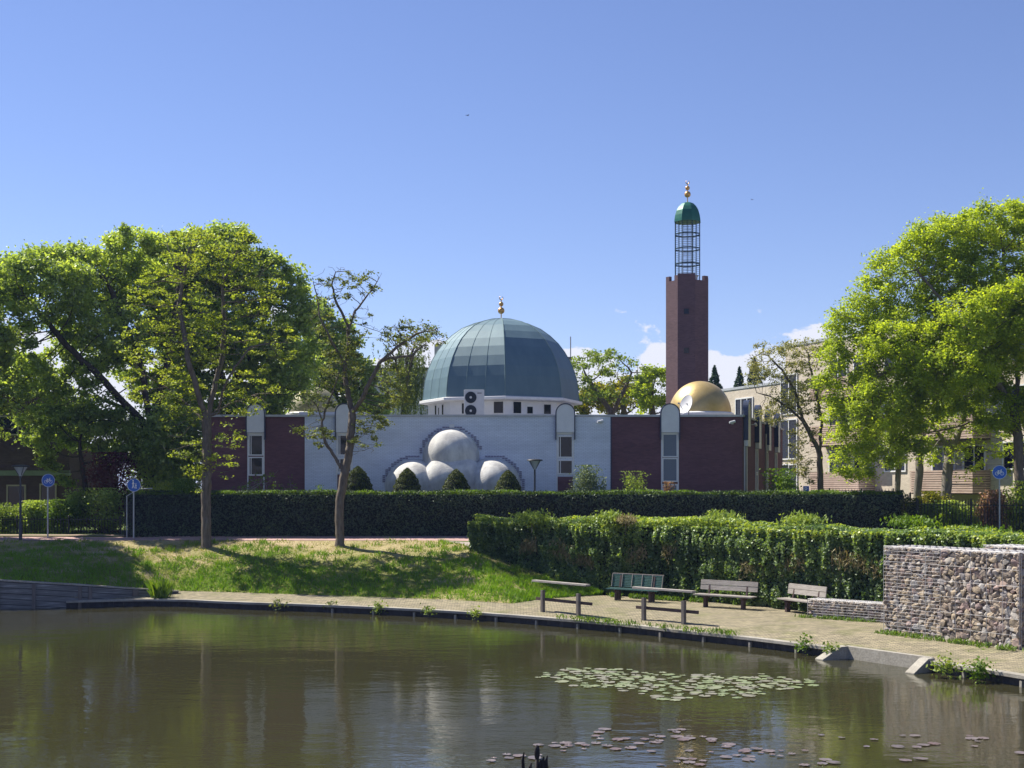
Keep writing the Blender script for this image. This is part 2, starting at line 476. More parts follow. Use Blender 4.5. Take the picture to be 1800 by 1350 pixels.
class MB:
    """collects shapes; build() links them as ONE mesh object"""
    def __init__(self, T=None):
        self.v = []; self.f = []; self.uv = []; self.T = T or Matrix()

    def add(self, vs, fs):
        b = len(self.v)
        self.v += [self.T @ Vector(p) for p in vs]
        self.f += [[b + i for i in f] for f in fs]
        return self

    def box(self, c, s, rz=0.0, M_=None):
        hx, hy, hz = s[0] / 2, s[1] / 2, s[2] / 2
        vs = [Vector((x, y, z)) for z in (-hz, hz) for y in (-hy, hy) for x in (-hx, hx)]
        m = Matrix.Translation(c) @ (M_ if M_ is not None else Matrix.Rotation(rz, 4, 'Z'))
        vs = [m @ p for p in vs]
        return self.add(vs, [(0, 2, 3, 1), (4, 5, 7, 6), (0, 1, 5, 4), (2, 6, 7, 3), (0, 4, 6, 2), (1, 3, 7, 5)])

    def box2(self, a, b):
        return self.box([(a[i] + b[i]) / 2 for i in range(3)], [abs(b[i] - a[i]) for i in range(3)])

    def bar(self, p0, p1, w, h, up=(0, 0, 1)):
        p0, p1 = Vector(p0), Vector(p1)
        d = (p1 - p0); L = d.length; d.normalize()
        s = d.cross(Vector(up))
        if s.length < 1e-4: s = d.cross(Vector((1, 0, 0)))
        s.normalize(); u = s.cross(d)
        vs = []
        for q in (p0, p1):
            for a, b in ((-1, -1), (1, -1), (1, 1), (-1, 1)):
                vs.append(q + s * a * w / 2 + u * b * h / 2)
        return self.add(vs, [(0, 3, 2, 1), (4, 5, 6, 7), (0, 1, 5, 4), (1, 2, 6, 5), (2, 3, 7, 6), (3, 0, 4, 7)])

    def tube(self, pts, r, n=8, caps=True):
        pts = [Vector(p) for p in pts]
        rs = r if isinstance(r, (list, tuple)) else [r] * len(pts)
        vs, fs = [], []
        for i, p in enumerate(pts):
            d = (pts[min(i + 1, len(pts) - 1)] - pts[max(i - 1, 0)]).normalized()
            a = d.cross(Vector((0.13, 0.97, 0.21))); a.normalize(); b = d.cross(a)
            for k in range(n):
                t_ = 2 * PI * k / n
                vs.append(p + (a * math.cos(t_) + b * math.sin(t_)) * rs[i])
        for i in range(len(pts) - 1):
            for k in range(n):
                fs.append((i * n + k, i * n + (k + 1) % n, (i + 1) * n + (k + 1) % n, (i + 1) * n + k))
        if caps:
            fs.append(tuple(range(n))[::-1]); fs.append(tuple((len(pts) - 1) * n + k for k in range(n)))
        return self.add(vs, fs)

    def lathe(self, prof, c=(0, 0, 0), n=32, a0=0.0):
        """prof: [(r,z)]"""
        vs, fs = [], []
        for r, z in prof:
            for k in range(n):
                t_ = a0 + 2 * PI * k / n
                vs.append((c[0] + r * math.cos(t_), c[1] + r * math.sin(t_), c[2] + z))
        for i in range(len(prof) - 1):
            for k in range(n):
                fs.append((i * n + k, i * n + (k + 1) % n, (i + 1) * n + (k + 1) % n, (i + 1) * n + k))
        if prof[0][0] > 1e-4: fs.append(tuple(range(n))[::-1])
        if prof[-1][0] > 1e-4: fs.append(tuple((len(prof) - 1) * n + k for k in range(n)))
        return self.add(vs, fs)

    def prism(self, poly, axis_fn, t0, t1):
        """poly in 2-D; axis_fn(u, v, t) -> 3-D point"""
        n = len(poly)
        vs = [axis_fn(u, v_, t0) for u, v_ in poly] + [axis_fn(u, v_, t1) for u, v_ in poly]
        fs = [tuple(range(n)), tuple(range(2 * n - 1, n - 1, -1))]
        fs += [(i, i + n, (i + 1) % n + n, (i + 1) % n) for i in range(n)]
        return self.add(vs, fs)

    def build(self, name, mat, parent=None, smooth=False, uvs=False, bevel=0.0, local=False):
        me = bpy.data.meshes.new(name)
        me.from_pydata([tuple(p) for p in self.v], [], self.f)
        me.validate()
        me.materials.append(mat)
        import bmesh
        b = bmesh.new(); b.from_mesh(me)
        bmesh.ops.recalc_face_normals(b, faces=b.faces)
        b.to_mesh(me); b.free()
        if smooth:
            me.shade_smooth() if hasattr(me, 'shade_smooth') else None
        if uvs: box_uv(me)
        o = bpy.data.objects.new(name, me)
        COL.objects.link(o)
        if smooth == 'auto':
            try: me.set_sharp_from_angle(angle=R(35))
            except Exception: pass
        if bevel:
            md = o.modifiers.new('bevel', 'BEVEL'); md.width = bevel; md.segments = 2; md.limit_method = 'ANGLE'
        if parent is not None:
            if local: o.parent = parent
            else: attach(o, parent)
        return o


def box_uv(me):
    uvl = me.uv_layers.new(name='UVMap')
    for p in me.polygons:
        n = p.normal
        if abs(n.z) > 0.8:
            f = lambda c: (c.x, c.y)
        else:
            tx = Vector((-n.y, n.x, 0)).normalized()
            f = lambda c, tx=tx: (c.dot(tx), c.z)
        for li in p.loop_indices:
            uvl.data[li].uv = f(me.vertices[me.loops[li].vertex_index].co)


def np_mesh(name, V, Fc, mat, var=None, parent=None, smooth=False):
    me = bpy.data.meshes.new(name)
    nv, nf, k = len(V), len(Fc), Fc.shape[1]
    me.vertices.add(nv); me.vertices.foreach_set('co', np.ascontiguousarray(V, dtype=np.float32).ravel())
    me.loops.add(nf * k); me.loops.foreach_set('vertex_index', np.ascontiguousarray(Fc, dtype=np.int32).ravel())
    me.polygons.add(nf)
    me.polygons.foreach_set('loop_start', np.arange(0, nf * k, k, dtype=np.int32))
    me.update(calc_edges=True)
    me.polygons.foreach_set('use_smooth', np.full(nf, bool(smooth)))
    if var is not None:
        a = me.attributes.new('var', 'FLOAT', 'FACE')
        a.data.foreach_set('value', np.ascontiguousarray(var, dtype=np.float32))
    me.materials.append(mat)
    o = bpy.data.objects.new(name, me)
    COL.objects.link(o)
    if parent is not None: attach(o, parent)
    return o


def leaves(name, C, rng, mat, parent=None, L=0.2, W=0.1, up=0.6, var=None, axis=None, jitter=0.5, nrm=None):
    """one small rhombus per centre"""
    n = len(C)
    N = rng.normal(size=(n, 3)) * 0.6
    if nrm is not None: N += nrm
    N[:, 2] += up
    N /= np.linalg.norm(N, axis=1, keepdims=True) + 1e-9
    if axis is None:
        A = rng.normal(size=(n, 3))
    else:
        A = np.tile(np.array(axis, float), (n, 1)) + rng.normal(size=(n, 3)) * 0.35
    A -= (A * N).sum(1, keepdims=True) * N
    A /= np.linalg.norm(A, axis=1, keepdims=True) + 1e-9
    B = np.cross(N, A)
    s = (1 + jitter * rng.uniform(-1, 1, n))[:, None]
    l, w = L * s / 2, W * s / 2
    V = np.empty((n, 4, 3))
    V[:, 0] = C - A * l; V[:, 1] = C + B * w - A * l * 0.1
    V[:, 2] = C + A * l; V[:, 3] = C - B * w - A * l * 0.1
    if var is None: var = np.clip(rng.beta(2, 2, n), 0, 1)
    Fc = np.arange(n * 4).reshape(n, 4)
    return np_mesh(name, V.reshape(-1, 3), Fc, mat, var, parent)


def snoise(x, y, z, seed, scale):
    """cheap smooth noise in 0..1"""
    r = np.random.default_rng(seed)
    s = np.zeros_like(x)
    for k in range(6):
        a = r.normal(size=3) * scale * (1 + 0.5 * k); p = r.uniform(0, 6.28)
        s = s + np.sin(a[0] * x + a[1] * y + a[2] * z + p) / (1 + 0.4 * k)
    return 0.5 + 0.5 * np.tanh(s * 0.8)


# ------------------------------------------------------------------ trees
def sample_blobs(blobs, rng, dens, shell=0.0):
    out = []
    for c, r in blobs:
        c = np.array(c); r = np.array(r)
        n = max(60, int(30 * dens * 4.19 * r[0] * r[1] * r[2]))
        p = rng.normal(size=(n, 3)); p /= np.linalg.norm(p, axis=1, keepdims=True)
        q = rng.uniform(0, 1, n) ** (1 / (3 + shell * 4))
        out.append(c + p * q[:, None] * r)
    return np.vstack(out)


def grow(skel, attr, step, d_inf, d_kill, rng, iters=90, grav=0.0):
    pos, par = [], []
    for line in skel:
        pts = [np.array(p, float) for p in line]
        if pos:
            d = [np.linalg.norm(q - pts[0]) for q in pos]
            prev = int(np.argmin(d))
        else:
            pos.append(pts[0]); par.append(-1); prev = 0
        for a, b in zip(pts[:-1], pts[1:]):
            k = max(1, int(round(np.linalg.norm(b - a) / step)))
            for i in range(1, k + 1):
                q = a + (b - a) * i / k + (rng.normal(size=3) * step * 0.07 if i < k else 0)
                pos.append(q); par.append(prev); prev = len(pos) - 1
    pos = np.array(pos); par = list(par)
    A = attr.copy()
    near = np.full(len(A), 1e9); ni = np.zeros(len(A), int)
    new0 = 0
    used = {}
    for it in range(iters):
        if len(A) == 0: break
        chunk = pos[new0:]
        if len(chunk):
            for s in range(0, len(chunk), 400):
                D = np.linalg.norm(A[:, None, :] - chunk[None, s:s + 400, :], axis=2)
                j = D.argmin(1); d = D[np.arange(len(A)), j]
                m = d < near
                near[m] = d[m]; ni[m] = j[m] + new0 + s
        new0 = len(pos)
        keep = near > d_kill
        A, near, ni = A[keep], near[keep], ni[keep]
        act = near < d_inf
        if not act.any():
            if len(A) == 0: break
            act = near < near.min() * 1.3
        add, addp = [], []
        stuck = np.zeros(len(A), bool)
        idx = ni[act]; vec = A[act] - pos[idx]
        vec /= np.linalg.norm(vec, axis=1, keepdims=True) + 1e-9
        for u in np.unique(idx):
            d = vec[idx == u].sum(0) + rng.normal(size=3) * 0.25
            d[2] += grav
            nn = np.linalg.norm(d)
            if nn < 1e-5: continue
            cnt = used.get(int(u), 0)
            if cnt > 4:
                dead = idx == u
                stuck[np.nonzero(act)[0][dead]] = True
                continue
            used[int(u)] = cnt + 1
            add.append(pos[u] + d / nn * step); addp.append(int(u))
        if stuck.any(): A, near, ni = A[~stuck], near[~stuck], ni[~stuck]
        if not add:
            if stuck.any(): continue
            break
        pos = np.vstack([pos, np.array(add)]); par += addp
    return pos, np.array(par)


def limb_mesh(pos, par, rad, name, mat, parent, sides=6):
    n = len(pos)
    dirs = np.zeros((n, 3))
    has = par >= 0
    dirs[has] = pos[has] - pos[par[has]]
    L = np.linalg.norm(dirs, axis=1, keepdims=True); dirs = dirs / np.maximum(L, 1e-6)
    main = np.full(n, -1)
    for i in range(n - 1, 0, -1):
        p = par[i]
        if p >= 0 and (main[p] < 0 or rad[i] > rad[main[p]]): main[p] = i
    rd = dirs.copy()
    hm = main >= 0
    rd[hm] = dirs[hm] + dirs[main[hm]]
    rd[0] = (0, 0, 1)
    rd /= np.linalg.norm(rd, axis=1, keepdims=True) + 1e-9
    ch = np.nonzero(has)[0]; pa = par[ch]
    ismain = main[pa] == ch
    r0 = np.where(ismain, rad[pa], np.minimum(rad[pa] * 0.9, rad[ch] * 1.25))
    d0 = np.where(ismain[:, None], rd[pa], dirs[ch])
    r1 = rad[ch]; d1 = rd[ch]

    def ring(c, d, r):
        ref = np.array([0.96, 0.25, 0.08])
        a = ref - (d * ref).sum(1, keepdims=True) * d
        a /= np.linalg.norm(a, axis=1, keepdims=True) + 1e-9
        b = np.cross(d, a)
        t_ = np.arange(sides) * 2 * PI / sides
        return c[:, None, :] + (a[:, None, :] * np.cos(t_)[None, :, None] + b[:, None, :] * np.sin(t_)[None, :, None]) * r[:, None, None]
    A = ring(pos[pa], d0, r0); B = ring(pos[ch], d1, r1)
    V = np.concatenate([A, B], axis=1)
    e = len(ch)
    base = (np.arange(e) * 2 * sides)[:, None]
    k = np.arange(sides); k2 = (k + 1) % sides
    Fc = np.stack([base + k, base + k2, base + sides + k2, base + sides + k], axis=2).reshape(-1, 4)
    return np_mesh(name, V.reshape(-1, 3), Fc, mat, None, parent, smooth=True)


def tree(name, label, base, skel, blobs, leaf, bark, rb, step=0.5, dens=0.35, di=3.0, dk=0.7, nl=40, sig=(0.35, 0.35, 0.18),
         L=0.22, W=0.1, up=0.6, seed=1, group=None, tip=0.012, shell=0.5, pl=1.0, leafy=0.05, cat='tree', grav=0.0, prune=None, tone=None, dm=2.6, gap=.25, gs=1.1, fill=.35, tight=.68, dense_=1.7, thin=1.0):
    rng = np.random.default_rng(seed)
    dk *= .8; nl = int(nl * dm * 1.35); L *= .84; W *= .98
    root = thing(name, label, cat, base, group)
    blobs = [(c_, (r_[0], r_[1] * thin, r_[2])) for c_, r_ in blobs]
    attr = sample_blobs(blobs, rng, dens, shell)
    pos, par = grow(skel, attr, step, di, dk, rng, grav=grav)
    print(name, label[:30], 'attr', len(attr), 'nodes', len(pos))
    n = len(pos)
    cnt = np.zeros(n); kids = np.zeros(n, int)
    for i in range(n - 1, 0, -1):
        if kids[i] == 0: cnt[i] = 1
        cnt[par[i]] += cnt[i]; kids[par[i]] += 1
    ex = math.log(max(cnt[0], 2)) / math.log(rb / tip)
    rad = tip * np.maximum(cnt, 1) ** (1 / ex)
    # taper along chains and root flare
    rad[0] *= 1.35
    if n > 1: rad[1] *= 1.1
    limb_mesh(pos, par, rad, 'trunk', bark, root)
    tw = np.nonzero((rad < leafy) & (np.arange(n) > 2))[0]
    tip_ = kids[tw] == 0
    tw = tw[tip_ | (rng.uniform(size=len(tw)) < fill)]
    if prune is not None: tw = tw[prune(pos[tw], rng)]
    if gap > 0:
        q = pos[tw]; nn = snoise(q[:, 0], q[:, 1], q[:, 2] * 1.5, seed, gs)
        th = np.quantile(nn, gap)
        tw = tw[(nn > th) | (rng.uniform(size=len(tw)) < .12)]
    sg_ = np.array(sig) * tight
    cnt_ = np.maximum(3, (nl * dense_ * rng.uniform(.35, 1.5, len(tw)) * np.where(kids[tw] == 0, 1.0, .5))).astype(int)
    C = np.repeat(pos[tw] + np.array([0, 0, .05]), cnt_, axis=0)
    C = C + rng.normal(size=C.shape) * sg_ * np.repeat(rng.uniform(.65, 1.3, len(tw)), cnt_)[:, None]
    cl_tone = np.repeat(rng.uniform(-0.28, 0.28, len(tw)), cnt_)
    var = np.clip(rng.beta(2.2, 2.2, len(C)) + cl_tone, 0, 1)
    if tone is not None: var = np.clip(var + tone(C), 0, 1)
    leaves('crown', C, rng, leaf, root, L, W, up, var)
    return root


def B(x, y, Y, rx, ry, dY=0.0, deep=0.9):
    """blob from a photo ellipse at distance Y"""
    s = Y / F
    c = P(x, y, Y); c.y += dY
    return (tuple(c), (rx * s, rx * s * deep, ry * s))


def PL(Y, *pts):
    """polyline of (px, py[, dY]) at distance Y"""
    out = []
    for p in pts:
        q = P(p[0], p[1], Y)
        if len(p) > 2: q = q + Vector((0, p[2], 0))
        out.append(tuple(q))
    return out

# =================================================================== THE SETTING
def struct(name, mb, mat, smooth=False):
    o = mb.build(name, mat, None, smooth)
    o['kind'] = 'structure'
    return o


PZ = 2.3       # level of the path and the mosque's garden
# pond, bed
struct('pond_bed', MB().add([(-400, -120, -1.2), (400, -120, -1.2), (400, 64, -1.2), (-400, 64, -1.2)], [(0, 1, 2, 3)]), M['mud'])
wb = MB()
wb.add([(-400, -120, 0), (400, -120, 0), (400, 56, 0), (-400, 56, 0)], [(0, 1, 2, 3)])
struct('water', wb, M['water'])


def catmull(pts, n=6):
    pts = [Vector(p) for p in pts]
    out = []
    for i in range(len(pts) - 1):
        p0, p1, p2, p3 = pts[max(i - 1, 0)], pts[i], pts[i + 1], pts[min(i + 2, len(pts) - 1)]
        for k in range(n):
            t_ = k / n
            out.append(0.5 * ((2 * p1) + (p2 - p0) * t_ + (2 * p0 - 5 * p1 + 4 * p2 - p3) * t_ ** 2 + (3 * p1 - p0 - 3 * p2 + p3) * t_ ** 3))
    out.append(pts[-1])
    return out


# quay edge (top, z = .27), left to right; gap for the outfall between G0 and G1
QZ = 0.27
Q1 = catmull([(-17.2, 51.6, QZ), (-15.2, 52.3, QZ), (-13.1, 52.3, QZ), (-10.9, 51.3, QZ), (-6.57, 49.7, QZ), (-3.36, 48.15, QZ), (-1.14, 46.8, QZ),
              (0.96, 45.2, QZ), (3.5, 43.0, QZ), (4.97, 41.3, QZ), (6.7, 39.4, QZ), (7.5, 38.4, QZ), (8.95, 36.4, QZ)])
Q2 = catmull([(10.55, 33.9, QZ), (11.2, 32.6, QZ), (11.95, 31.2, QZ), (13.6, 27.5, QZ), (16, 21, QZ), (20, 8, QZ), (24, -12, QZ), (26, -40, QZ)])
QALL = Q1 + Q2
# back line of the paving (toe of the bank, ivy wall, gabion), z about .45
KB = [(-17.0, 51.9, .5), (-15.2, 53.4, .47), (-13.85, 54.6, .45), (-10.3, 53.3, .45), (-6.0, 51.6, .45), (-2.6, 50.3, .45), (0.0, 48.7, .43), (0.6, 49.6, .44), (1.1, 50.4, .45),
      (2.6, 51.7, .45), (3.5, 52.1, .46), (7.8, 48.6, .46), (12.2, 42.6, .45), (14.5, 41.0, .42), (16.8, 35.5, .38), (22, 26, .36), (30, 8, .36), (36, -40, .36)]


def resample(pts, n):
    pts = [Vector(p) for p in pts]
    d = [0.0]
    for a, b in zip(pts[:-1], pts[1:]): d.append(d[-1] + (b - a).length)
    out = []
    for i in range(n):
        s = d[-1] * i / (n - 1)
        j = max(k for k in range(len(d)) if d[k] <= s + 1e-9)
        j = min(j, len(pts) - 2)
        t_ = (s - d[j]) / max(d[j + 1] - d[j], 1e-9)
        out.append(pts[j].lerp(pts[j + 1], min(t_, 1)))
    return out


from mathutils.geometry import tessellate_polygon
kerb_in = []
for i, p in enumerate(QALL):
    a = QALL[max(i - 1, 0)]; b = QALL[min(i + 1, len(QALL) - 1)]
    d = (b - a).normalized(); nrm = Vector((-d.y, d.x, 0))     # pointing away from the water
    kerb_in.append(p + nrm * 0.24)
poly = [Vector((p.x, p.y, 0.262)) for p in kerb_in] + [Vector(p) for p in reversed(KB)]
pm = MB(); tri = tessellate_polygon([poly]); pm.add(poly, [tuple(t_) for t_ in tri])
pav = struct('quay_paving', pm, M['paving'])

# quay cap stones and dark sheet piles under them
def quay_run(Q, first):
    cap, sh = MB(), MB()
    for i in range(len(Q) - 1):
        a, b = Q[i], Q[i + 1]
        d = (b - a).normalized(); nrm = Vector((-d.y, d.x, 0))
        off = nrm * 0.10
        for q0, q1 in ((a, b),):
            A0, B0 = q0 - nrm * 0.03, q1 - nrm * 0.03
            A1, B1 = q0 + nrm * 0.26, q1 + nrm * 0.26
            dz = Vector((0, 0, -0.11)); up_ = Vector((0, 0, 0.012))
            cap.add([A0 + up_, B0 + up_, B1 + up_, A1 + up_, A0 + dz, B0 + dz, B1 + dz, A1 + dz],
                    [(0, 1, 2, 3), (4, 7, 6, 5), (0, 4, 5, 1), (2, 6, 7, 3), (1, 5, 6, 2), (3, 7, 4, 0)])
        L = (b - a).length; k = max(2, int(L / 0.16))
        vs = []
        for j in range(k + 1):
            w_ = 0.10 + (0.03 if j % 2 else -0.01)
            p = a.lerp(b, j / k) + nrm * w_
            vs += [(p.x, p.y, QZ - 0.07), (p.x, p.y, -0.6)]
        sh.add(vs, [(2 * j, 2 * j + 1, 2 * j + 3, 2 * j + 2) for j in range(k)])
    return cap, sh


def merged_cap(Q):
    vs, fs = [], []
    n = len(Q)
    for i, p in enumerate(Q):
        a = Q[max(i - 1, 0)]; b = Q[min(i + 1, n - 1)]
        d = (b - a).normalized(); nr = Vector((-d.y, d.x, 0))
        for o_, z in ((-0.03, .012), (0.26, .012), (0.26, -.07), (-0.03, -.07)):
            q = p + nr * o_; vs.append((q.x, q.y, QZ + z))
    for i in range(n - 1):
        for k in range(4):
            k2 = (k + 1) % 4
            fs.append((i * 4 + k, i * 4 + k2, i * 4 + 4 + k2, i * 4 + 4 + k))
    fs += [(0, 1, 2, 3), tuple(4 * (n - 1) + k for k in (3, 2, 1, 0))]
    return MB().add(vs, fs)


for Q, lab in ((Q1, 'long curved pond quay with pale concrete edge, left of the concrete outfall'), (Q2, 'short pond quay edge running out of view, right of the concrete outfall')):
    q = thing('quay_wall', lab, 'quay wall', tuple(Q[0]))
    merged_cap(Q).build('concrete_cap', M['concrete'], q)
    quay_run(Q, True)[1].build('sheet_piling', M['sheet_pile'], q)
    # short pale waling posts that show under the cap
    cum = 0.0; nextp = 1.2
    for a, b in zip(Q[:-1], Q[1:]):
        L = (b - a).length
        while nextp < cum + L and a.x > -8.0 and a.y > 20:
            p = a.lerp(b, (nextp - cum) / L); d = (b - a).normalized(); nr = Vector((-d.y, d.x, 0))
            c = p + nr * 0.03
            MB().box((c.x, c.y, 0.04), (0.07, 0.09, 0.22), math.atan2(d.y, d.x)).build('mooring_post', M['concrete'], q)
            nextp += 1.75
        if nextp < cum + L: nextp = cum + L + 0.6
        cum += L

# raised timber revetment on the left
WL = [Vector(p) for p in [(-13.45, 53.9, .50), (-15.0, 53.0, .68), (-16.8, 52.0, .90), (-19.7, 51.25, 1.13), (-25, 50.6, 1.25), (-34, 50.2, 1.4), (-46, 50, 1.6)]]
rv = thing('revetment_wall', 'weathered grey timber retaining wall rising out of the pond', 'retaining wall', tuple(WL[0]))
wm, wc = MB(), MB()
for a, b in zip(WL[:-1], WL[1:]):
    d = Vector((b.x - a.x, b.y - a.y, 0)).normalized(); nr = Vector((d.y, -d.x, 0))
    if nr.y < 0: nr = -nr
    for m_, t0, t1, z0, z1 in ((wm, 0.0, 0.14, None, -0.062), (wc, -0.04, 0.20, -0.06, 0.0)):
        vs = []
        for p in (a, b):
            for off, up_ in ((t0, 0), (t1, 0), (t1, 1), (t0, 1)):
                q = p + nr * off
                vs.append((q.x, q.y, p.z + z1 if up_ else (-0.8 if z0 is None else p.z + z0)))
        m_.add(vs, [(0, 1, 2, 3), (7, 6, 5, 4), (0, 4, 5, 1), (1, 5, 6, 2), (2, 6, 7, 3), (3, 7, 4, 0)])
wm.build('wall_core', M['sheet_pile'], rv)
tot = 0
for a, b in zip(WL[:-1], WL[1:]):
    d = Vector((b.x - a.x, b.y - a.y, 0)).normalized(); nr = Vector((d.y, -d.x, 0))
    if nr.y < 0: nr = -nr
    L_ = (b - a).length
    pm_ = MB()
    for k in range(7):
        za, zb_ = a.z - .09 - k * .215, b.z - .09 - k * .215
        pm_.bar(a + Vector((0, 0, za - .1 - a.z)) - nr * (.02 + .006 * (k % 3)), b + Vector((0, 0, zb_ - .1 - b.z)) - nr * (.02 + .006 * ((k + 1) % 3)), .04, .19)
    pm_.build('plank_face', M['timber_wall'], rv)
    for j in range(int(L_ / 1.7) + 1):
        p = a.lerp(b, min(1, j * 1.7 / L_)) - nr * .07
        MB().box((p.x, p.y, (p.z - .8) / 2 - .06), (.13, .11, p.z + .75), math.atan2(d.y, d.x)).build('post', M['post_wood'], rv)
wc.build('coping', M['concrete'], rv)

# grass bank: ruled surface between the toe and the path edge
ST = [((-46, 50.2, 1.55), (-46, 58.7, 2.28)), ((-34, 50.4, 1.35), (-34, 58.8, 2.28)), ((-25, 50.8, 1.2), (-25, 58.9, 2.28)), ((-19.7, 51.45, 1.06), (-20, 59.2, PZ)), ((-16.8, 52.2, .82), (-17, 59.3, PZ)),
      ((-15.0, 53.3, .60), (-15.6, 59.4, PZ)), ((-13.85, 54.5, .45), (-14.4, 59.45, PZ)), ((-12.2, 54.0, .45), (-12.6, 59.5, PZ)), ((-10.3, 53.3, .45), (-10.6, 59.5, PZ)), ((-6.0, 51.6, .45), (-6.4, 59.5, PZ)), ((-2.6, 50.3, .45), (-3.3, 59.5, PZ)),
      ((-1.0, 49.4, .44), (-2.2, 58.2, 2.2)), ((0.0, 48.7, .43), (-1.6, 56.9, 2.0)), ((.6, 49.6, .44), (0.1, 55.6, 1.45)), ((1.1, 50.4, .45), (1.4, 54.6, 1.1)), ((2.6, 51.7, .45), (2.7, 53.4, .68)), ((3.5, 52.1, .46), (3.6, 52.5, .5))]
bot = resample([s[0] for s in ST], 2); 
ns_ = 14; nv_ = 26
rows = []
for (b0, t0), (b1, t1) in zip(ST[:-1], ST[1:]):
    for k in range(ns_):
        u = k / ns_
        rows.append((Vector(b0).lerp(Vector(b1), u), Vector(t0).lerp(Vector(t1), u)))
rows.append((Vector(ST[-1][0]), Vector(ST[-1][1])))


def bank_pt(b, t_, v):
    p = b.lerp(t_, v)
    s = math.sin(v * PI / 2) * 0.35 + v * 0.65
    z = b.z + (t_.z - b.z) * s
    lump = 0.05 * math.sin(p.x * 1.7 + p.y) * math.sin(p.y * 2.1 - p.x * 0.6) * math.sin(v * PI)
    return Vector((p.x, p.y, z + lump))


gv = []
for b, t_ in rows:
    for j in range(nv_ + 1):
        gv.append(bank_pt(b, t_, j / nv_))
gf = [(i * (nv_ + 1) + j, (i + 1) * (nv_ + 1) + j, (i + 1) * (nv_ + 1) + j + 1, i * (nv_ + 1) + j + 1) for i in range(len(rows) - 1) for j in range(nv_)]
bank = struct('grass_bank', MB().add(gv, gf), M['turf'], True)
print('bank', len(gv))

# upper ground: one sheet out to the horizon
up_poly = [(-900, 58.5), (-46, 58.7), (-25, 58.9), (-14.4, 59.4), (-3.3, 59.45), (-2.2, 58.1), (-1.2, 57.2), (3.6, 53.4), (8.6, 49.3), (12.8, 43.4), (14.2, 41.8), (16.6, 38.2), (19.6, 33.4), (23, 26.5), (31, 8), (37, -40), (900, -40), (900, 61.2), (-900, 61.2)]
up_v = [Vector((x, y, PZ - 0.004)) for x, y in up_poly]
um = MB(); um.add(up_v, [tuple(t_) for t_ in tessellate_polygon([up_v])])
um.add([(-900, 61.2, PZ - .004), (900, 61.2, PZ - .004), (900, 61.22, 2.43), (-900, 61.22, 2.43), (900, 66, 2.44), (-900, 66, 2.44), (900, 84, 2.9), (-900, 84, 2.9), (900, 3000, 2.9), (-900, 3000, 2.9)], [(0, 1, 2, 3), (3, 2, 4, 5), (5, 4, 6, 7), (7, 6, 8, 9)])
struct('ground', um, M['lawn'])
# path
pp = MB()
pp.add([(-60, 59.5, PZ), (-20, 59.3, PZ), (-20, 62.4, 2.45), (-60, 63.0, 2.45)], [(0, 1, 2, 3)])
pp.add([(-20, 59.3, PZ), (-14.4, 59.45, PZ), (-3.3, 59.5, PZ), (-1.5, 58.6, PZ), (40, 58.6, PZ), (40, 61.25, 2.435), (-15.2, 61.25, 2.435), (-17, 61.7, 2.45), (-20, 62.4, 2.45)], [tuple(range(9))])
struct('footpath', pp, M['pink_path'])
pk = MB(); pk.add([(12, 84, 2.9), (60, 84, 2.9), (60, 96, 2.904), (12, 96, 2.904)], [(0, 1, 2, 3)])
struct('parking_road', pk, M['asphalt'])

# ------------------------------------------------------------------ grass blades
rng = np.random.default_rng(5)
Rb = np.array([[*r[0], *r[1]] for r in rows])
ng = 190000
i_ = rng.uniform(4 * ns_ * 0.55, len(rows) - 1.001, ng); v_ = rng.uniform(0.0, 1.0, ng)
# equal-area thinning by row spacing
sp = np.linalg.norm(Rb[1:, :2] - Rb[:-1, :2], axis=1)
pr = sp[i_.astype(int)] / sp.max()
k_ = rng.uniform(size=ng) < np.maximum(pr, 0.12) * 1.4
i_, v_ = i_[k_], v_[k_]; ng = len(i_)
fi = i_.astype(int); fu = (i_ - fi)[:, None]
RR = Rb[fi] * (1 - fu) + Rb[fi + 1] * fu
px_ = RR[:, :2] + (RR[:, 3:5] - RR[:, :2]) * v_[:, None]
s_ = np.sin(v_ * PI / 2) * 0.35 + v_ * 0.65
pz_ = RR[:, 2] + (RR[:, 5] - RR[:, 2]) * s_
pz_ += 0.05 * np.sin(px_[:, 0] * 1.7 + px_[:, 1]) * np.sin(px_[:, 1] * 2.1 - px_[:, 0] * 0.6) * np.sin(v_ * PI)
pat = snoise(px_[:, 0], px_[:, 1], 0 * pz_, 3, 1.1)
pat2 = snoise(px_[:, 0], px_[:, 1], 0 * pz_, 8, 3.2)
green = np.clip(1.5 - v_ * 1.35 + (pat - 0.5) * 1.1 + (pat2 - 0.5) * 0.5, 0, 1)
keep = rng.uniform(size=ng) < 0.22 + 0.78 * green
px_, pz_, green, v_, pat2 = px_[keep], pz_[keep], green[keep], v_[keep], pat2[keep]; ng = len(pz_)
hgt = (0.035 + 0.10 * green * (0.4 + pat2)) * rng.uniform(0.6, 1.5, ng)
wid = rng.uniform(0.012, 0.028, ng)
an = rng.uniform(0, PI, ng)
dx, dy = np.cos(an) * wid, np.sin(an) * wid
lean = rng.normal(size=(ng, 2)) * hgt[:, None] * 0.45
V = np.zeros((ng, 3, 3))
V[:, 0] = np.stack([px_[:, 0] - dx, px_[:, 1] - dy, pz_ - 0.01], 1)
V[:, 1] = np.stack([px_[:, 0] + dx, px_[:, 1] + dy, pz_ - 0.01], 1)
V[:, 2] = np.stack([px_[:, 0] + lean[:, 0], px_[:, 1] + lean[:, 1], pz_ + hgt], 1)
g = np_mesh('grass', V.reshape(-1, 3), np.arange(ng * 3).reshape(-1, 3), LM['grass'], np.clip(green + rng.normal(size=ng) * 0.12, 0, 1))
tag(g, 'short patchy grass, green near the water and dry near the path', 'grass', kind='stuff')


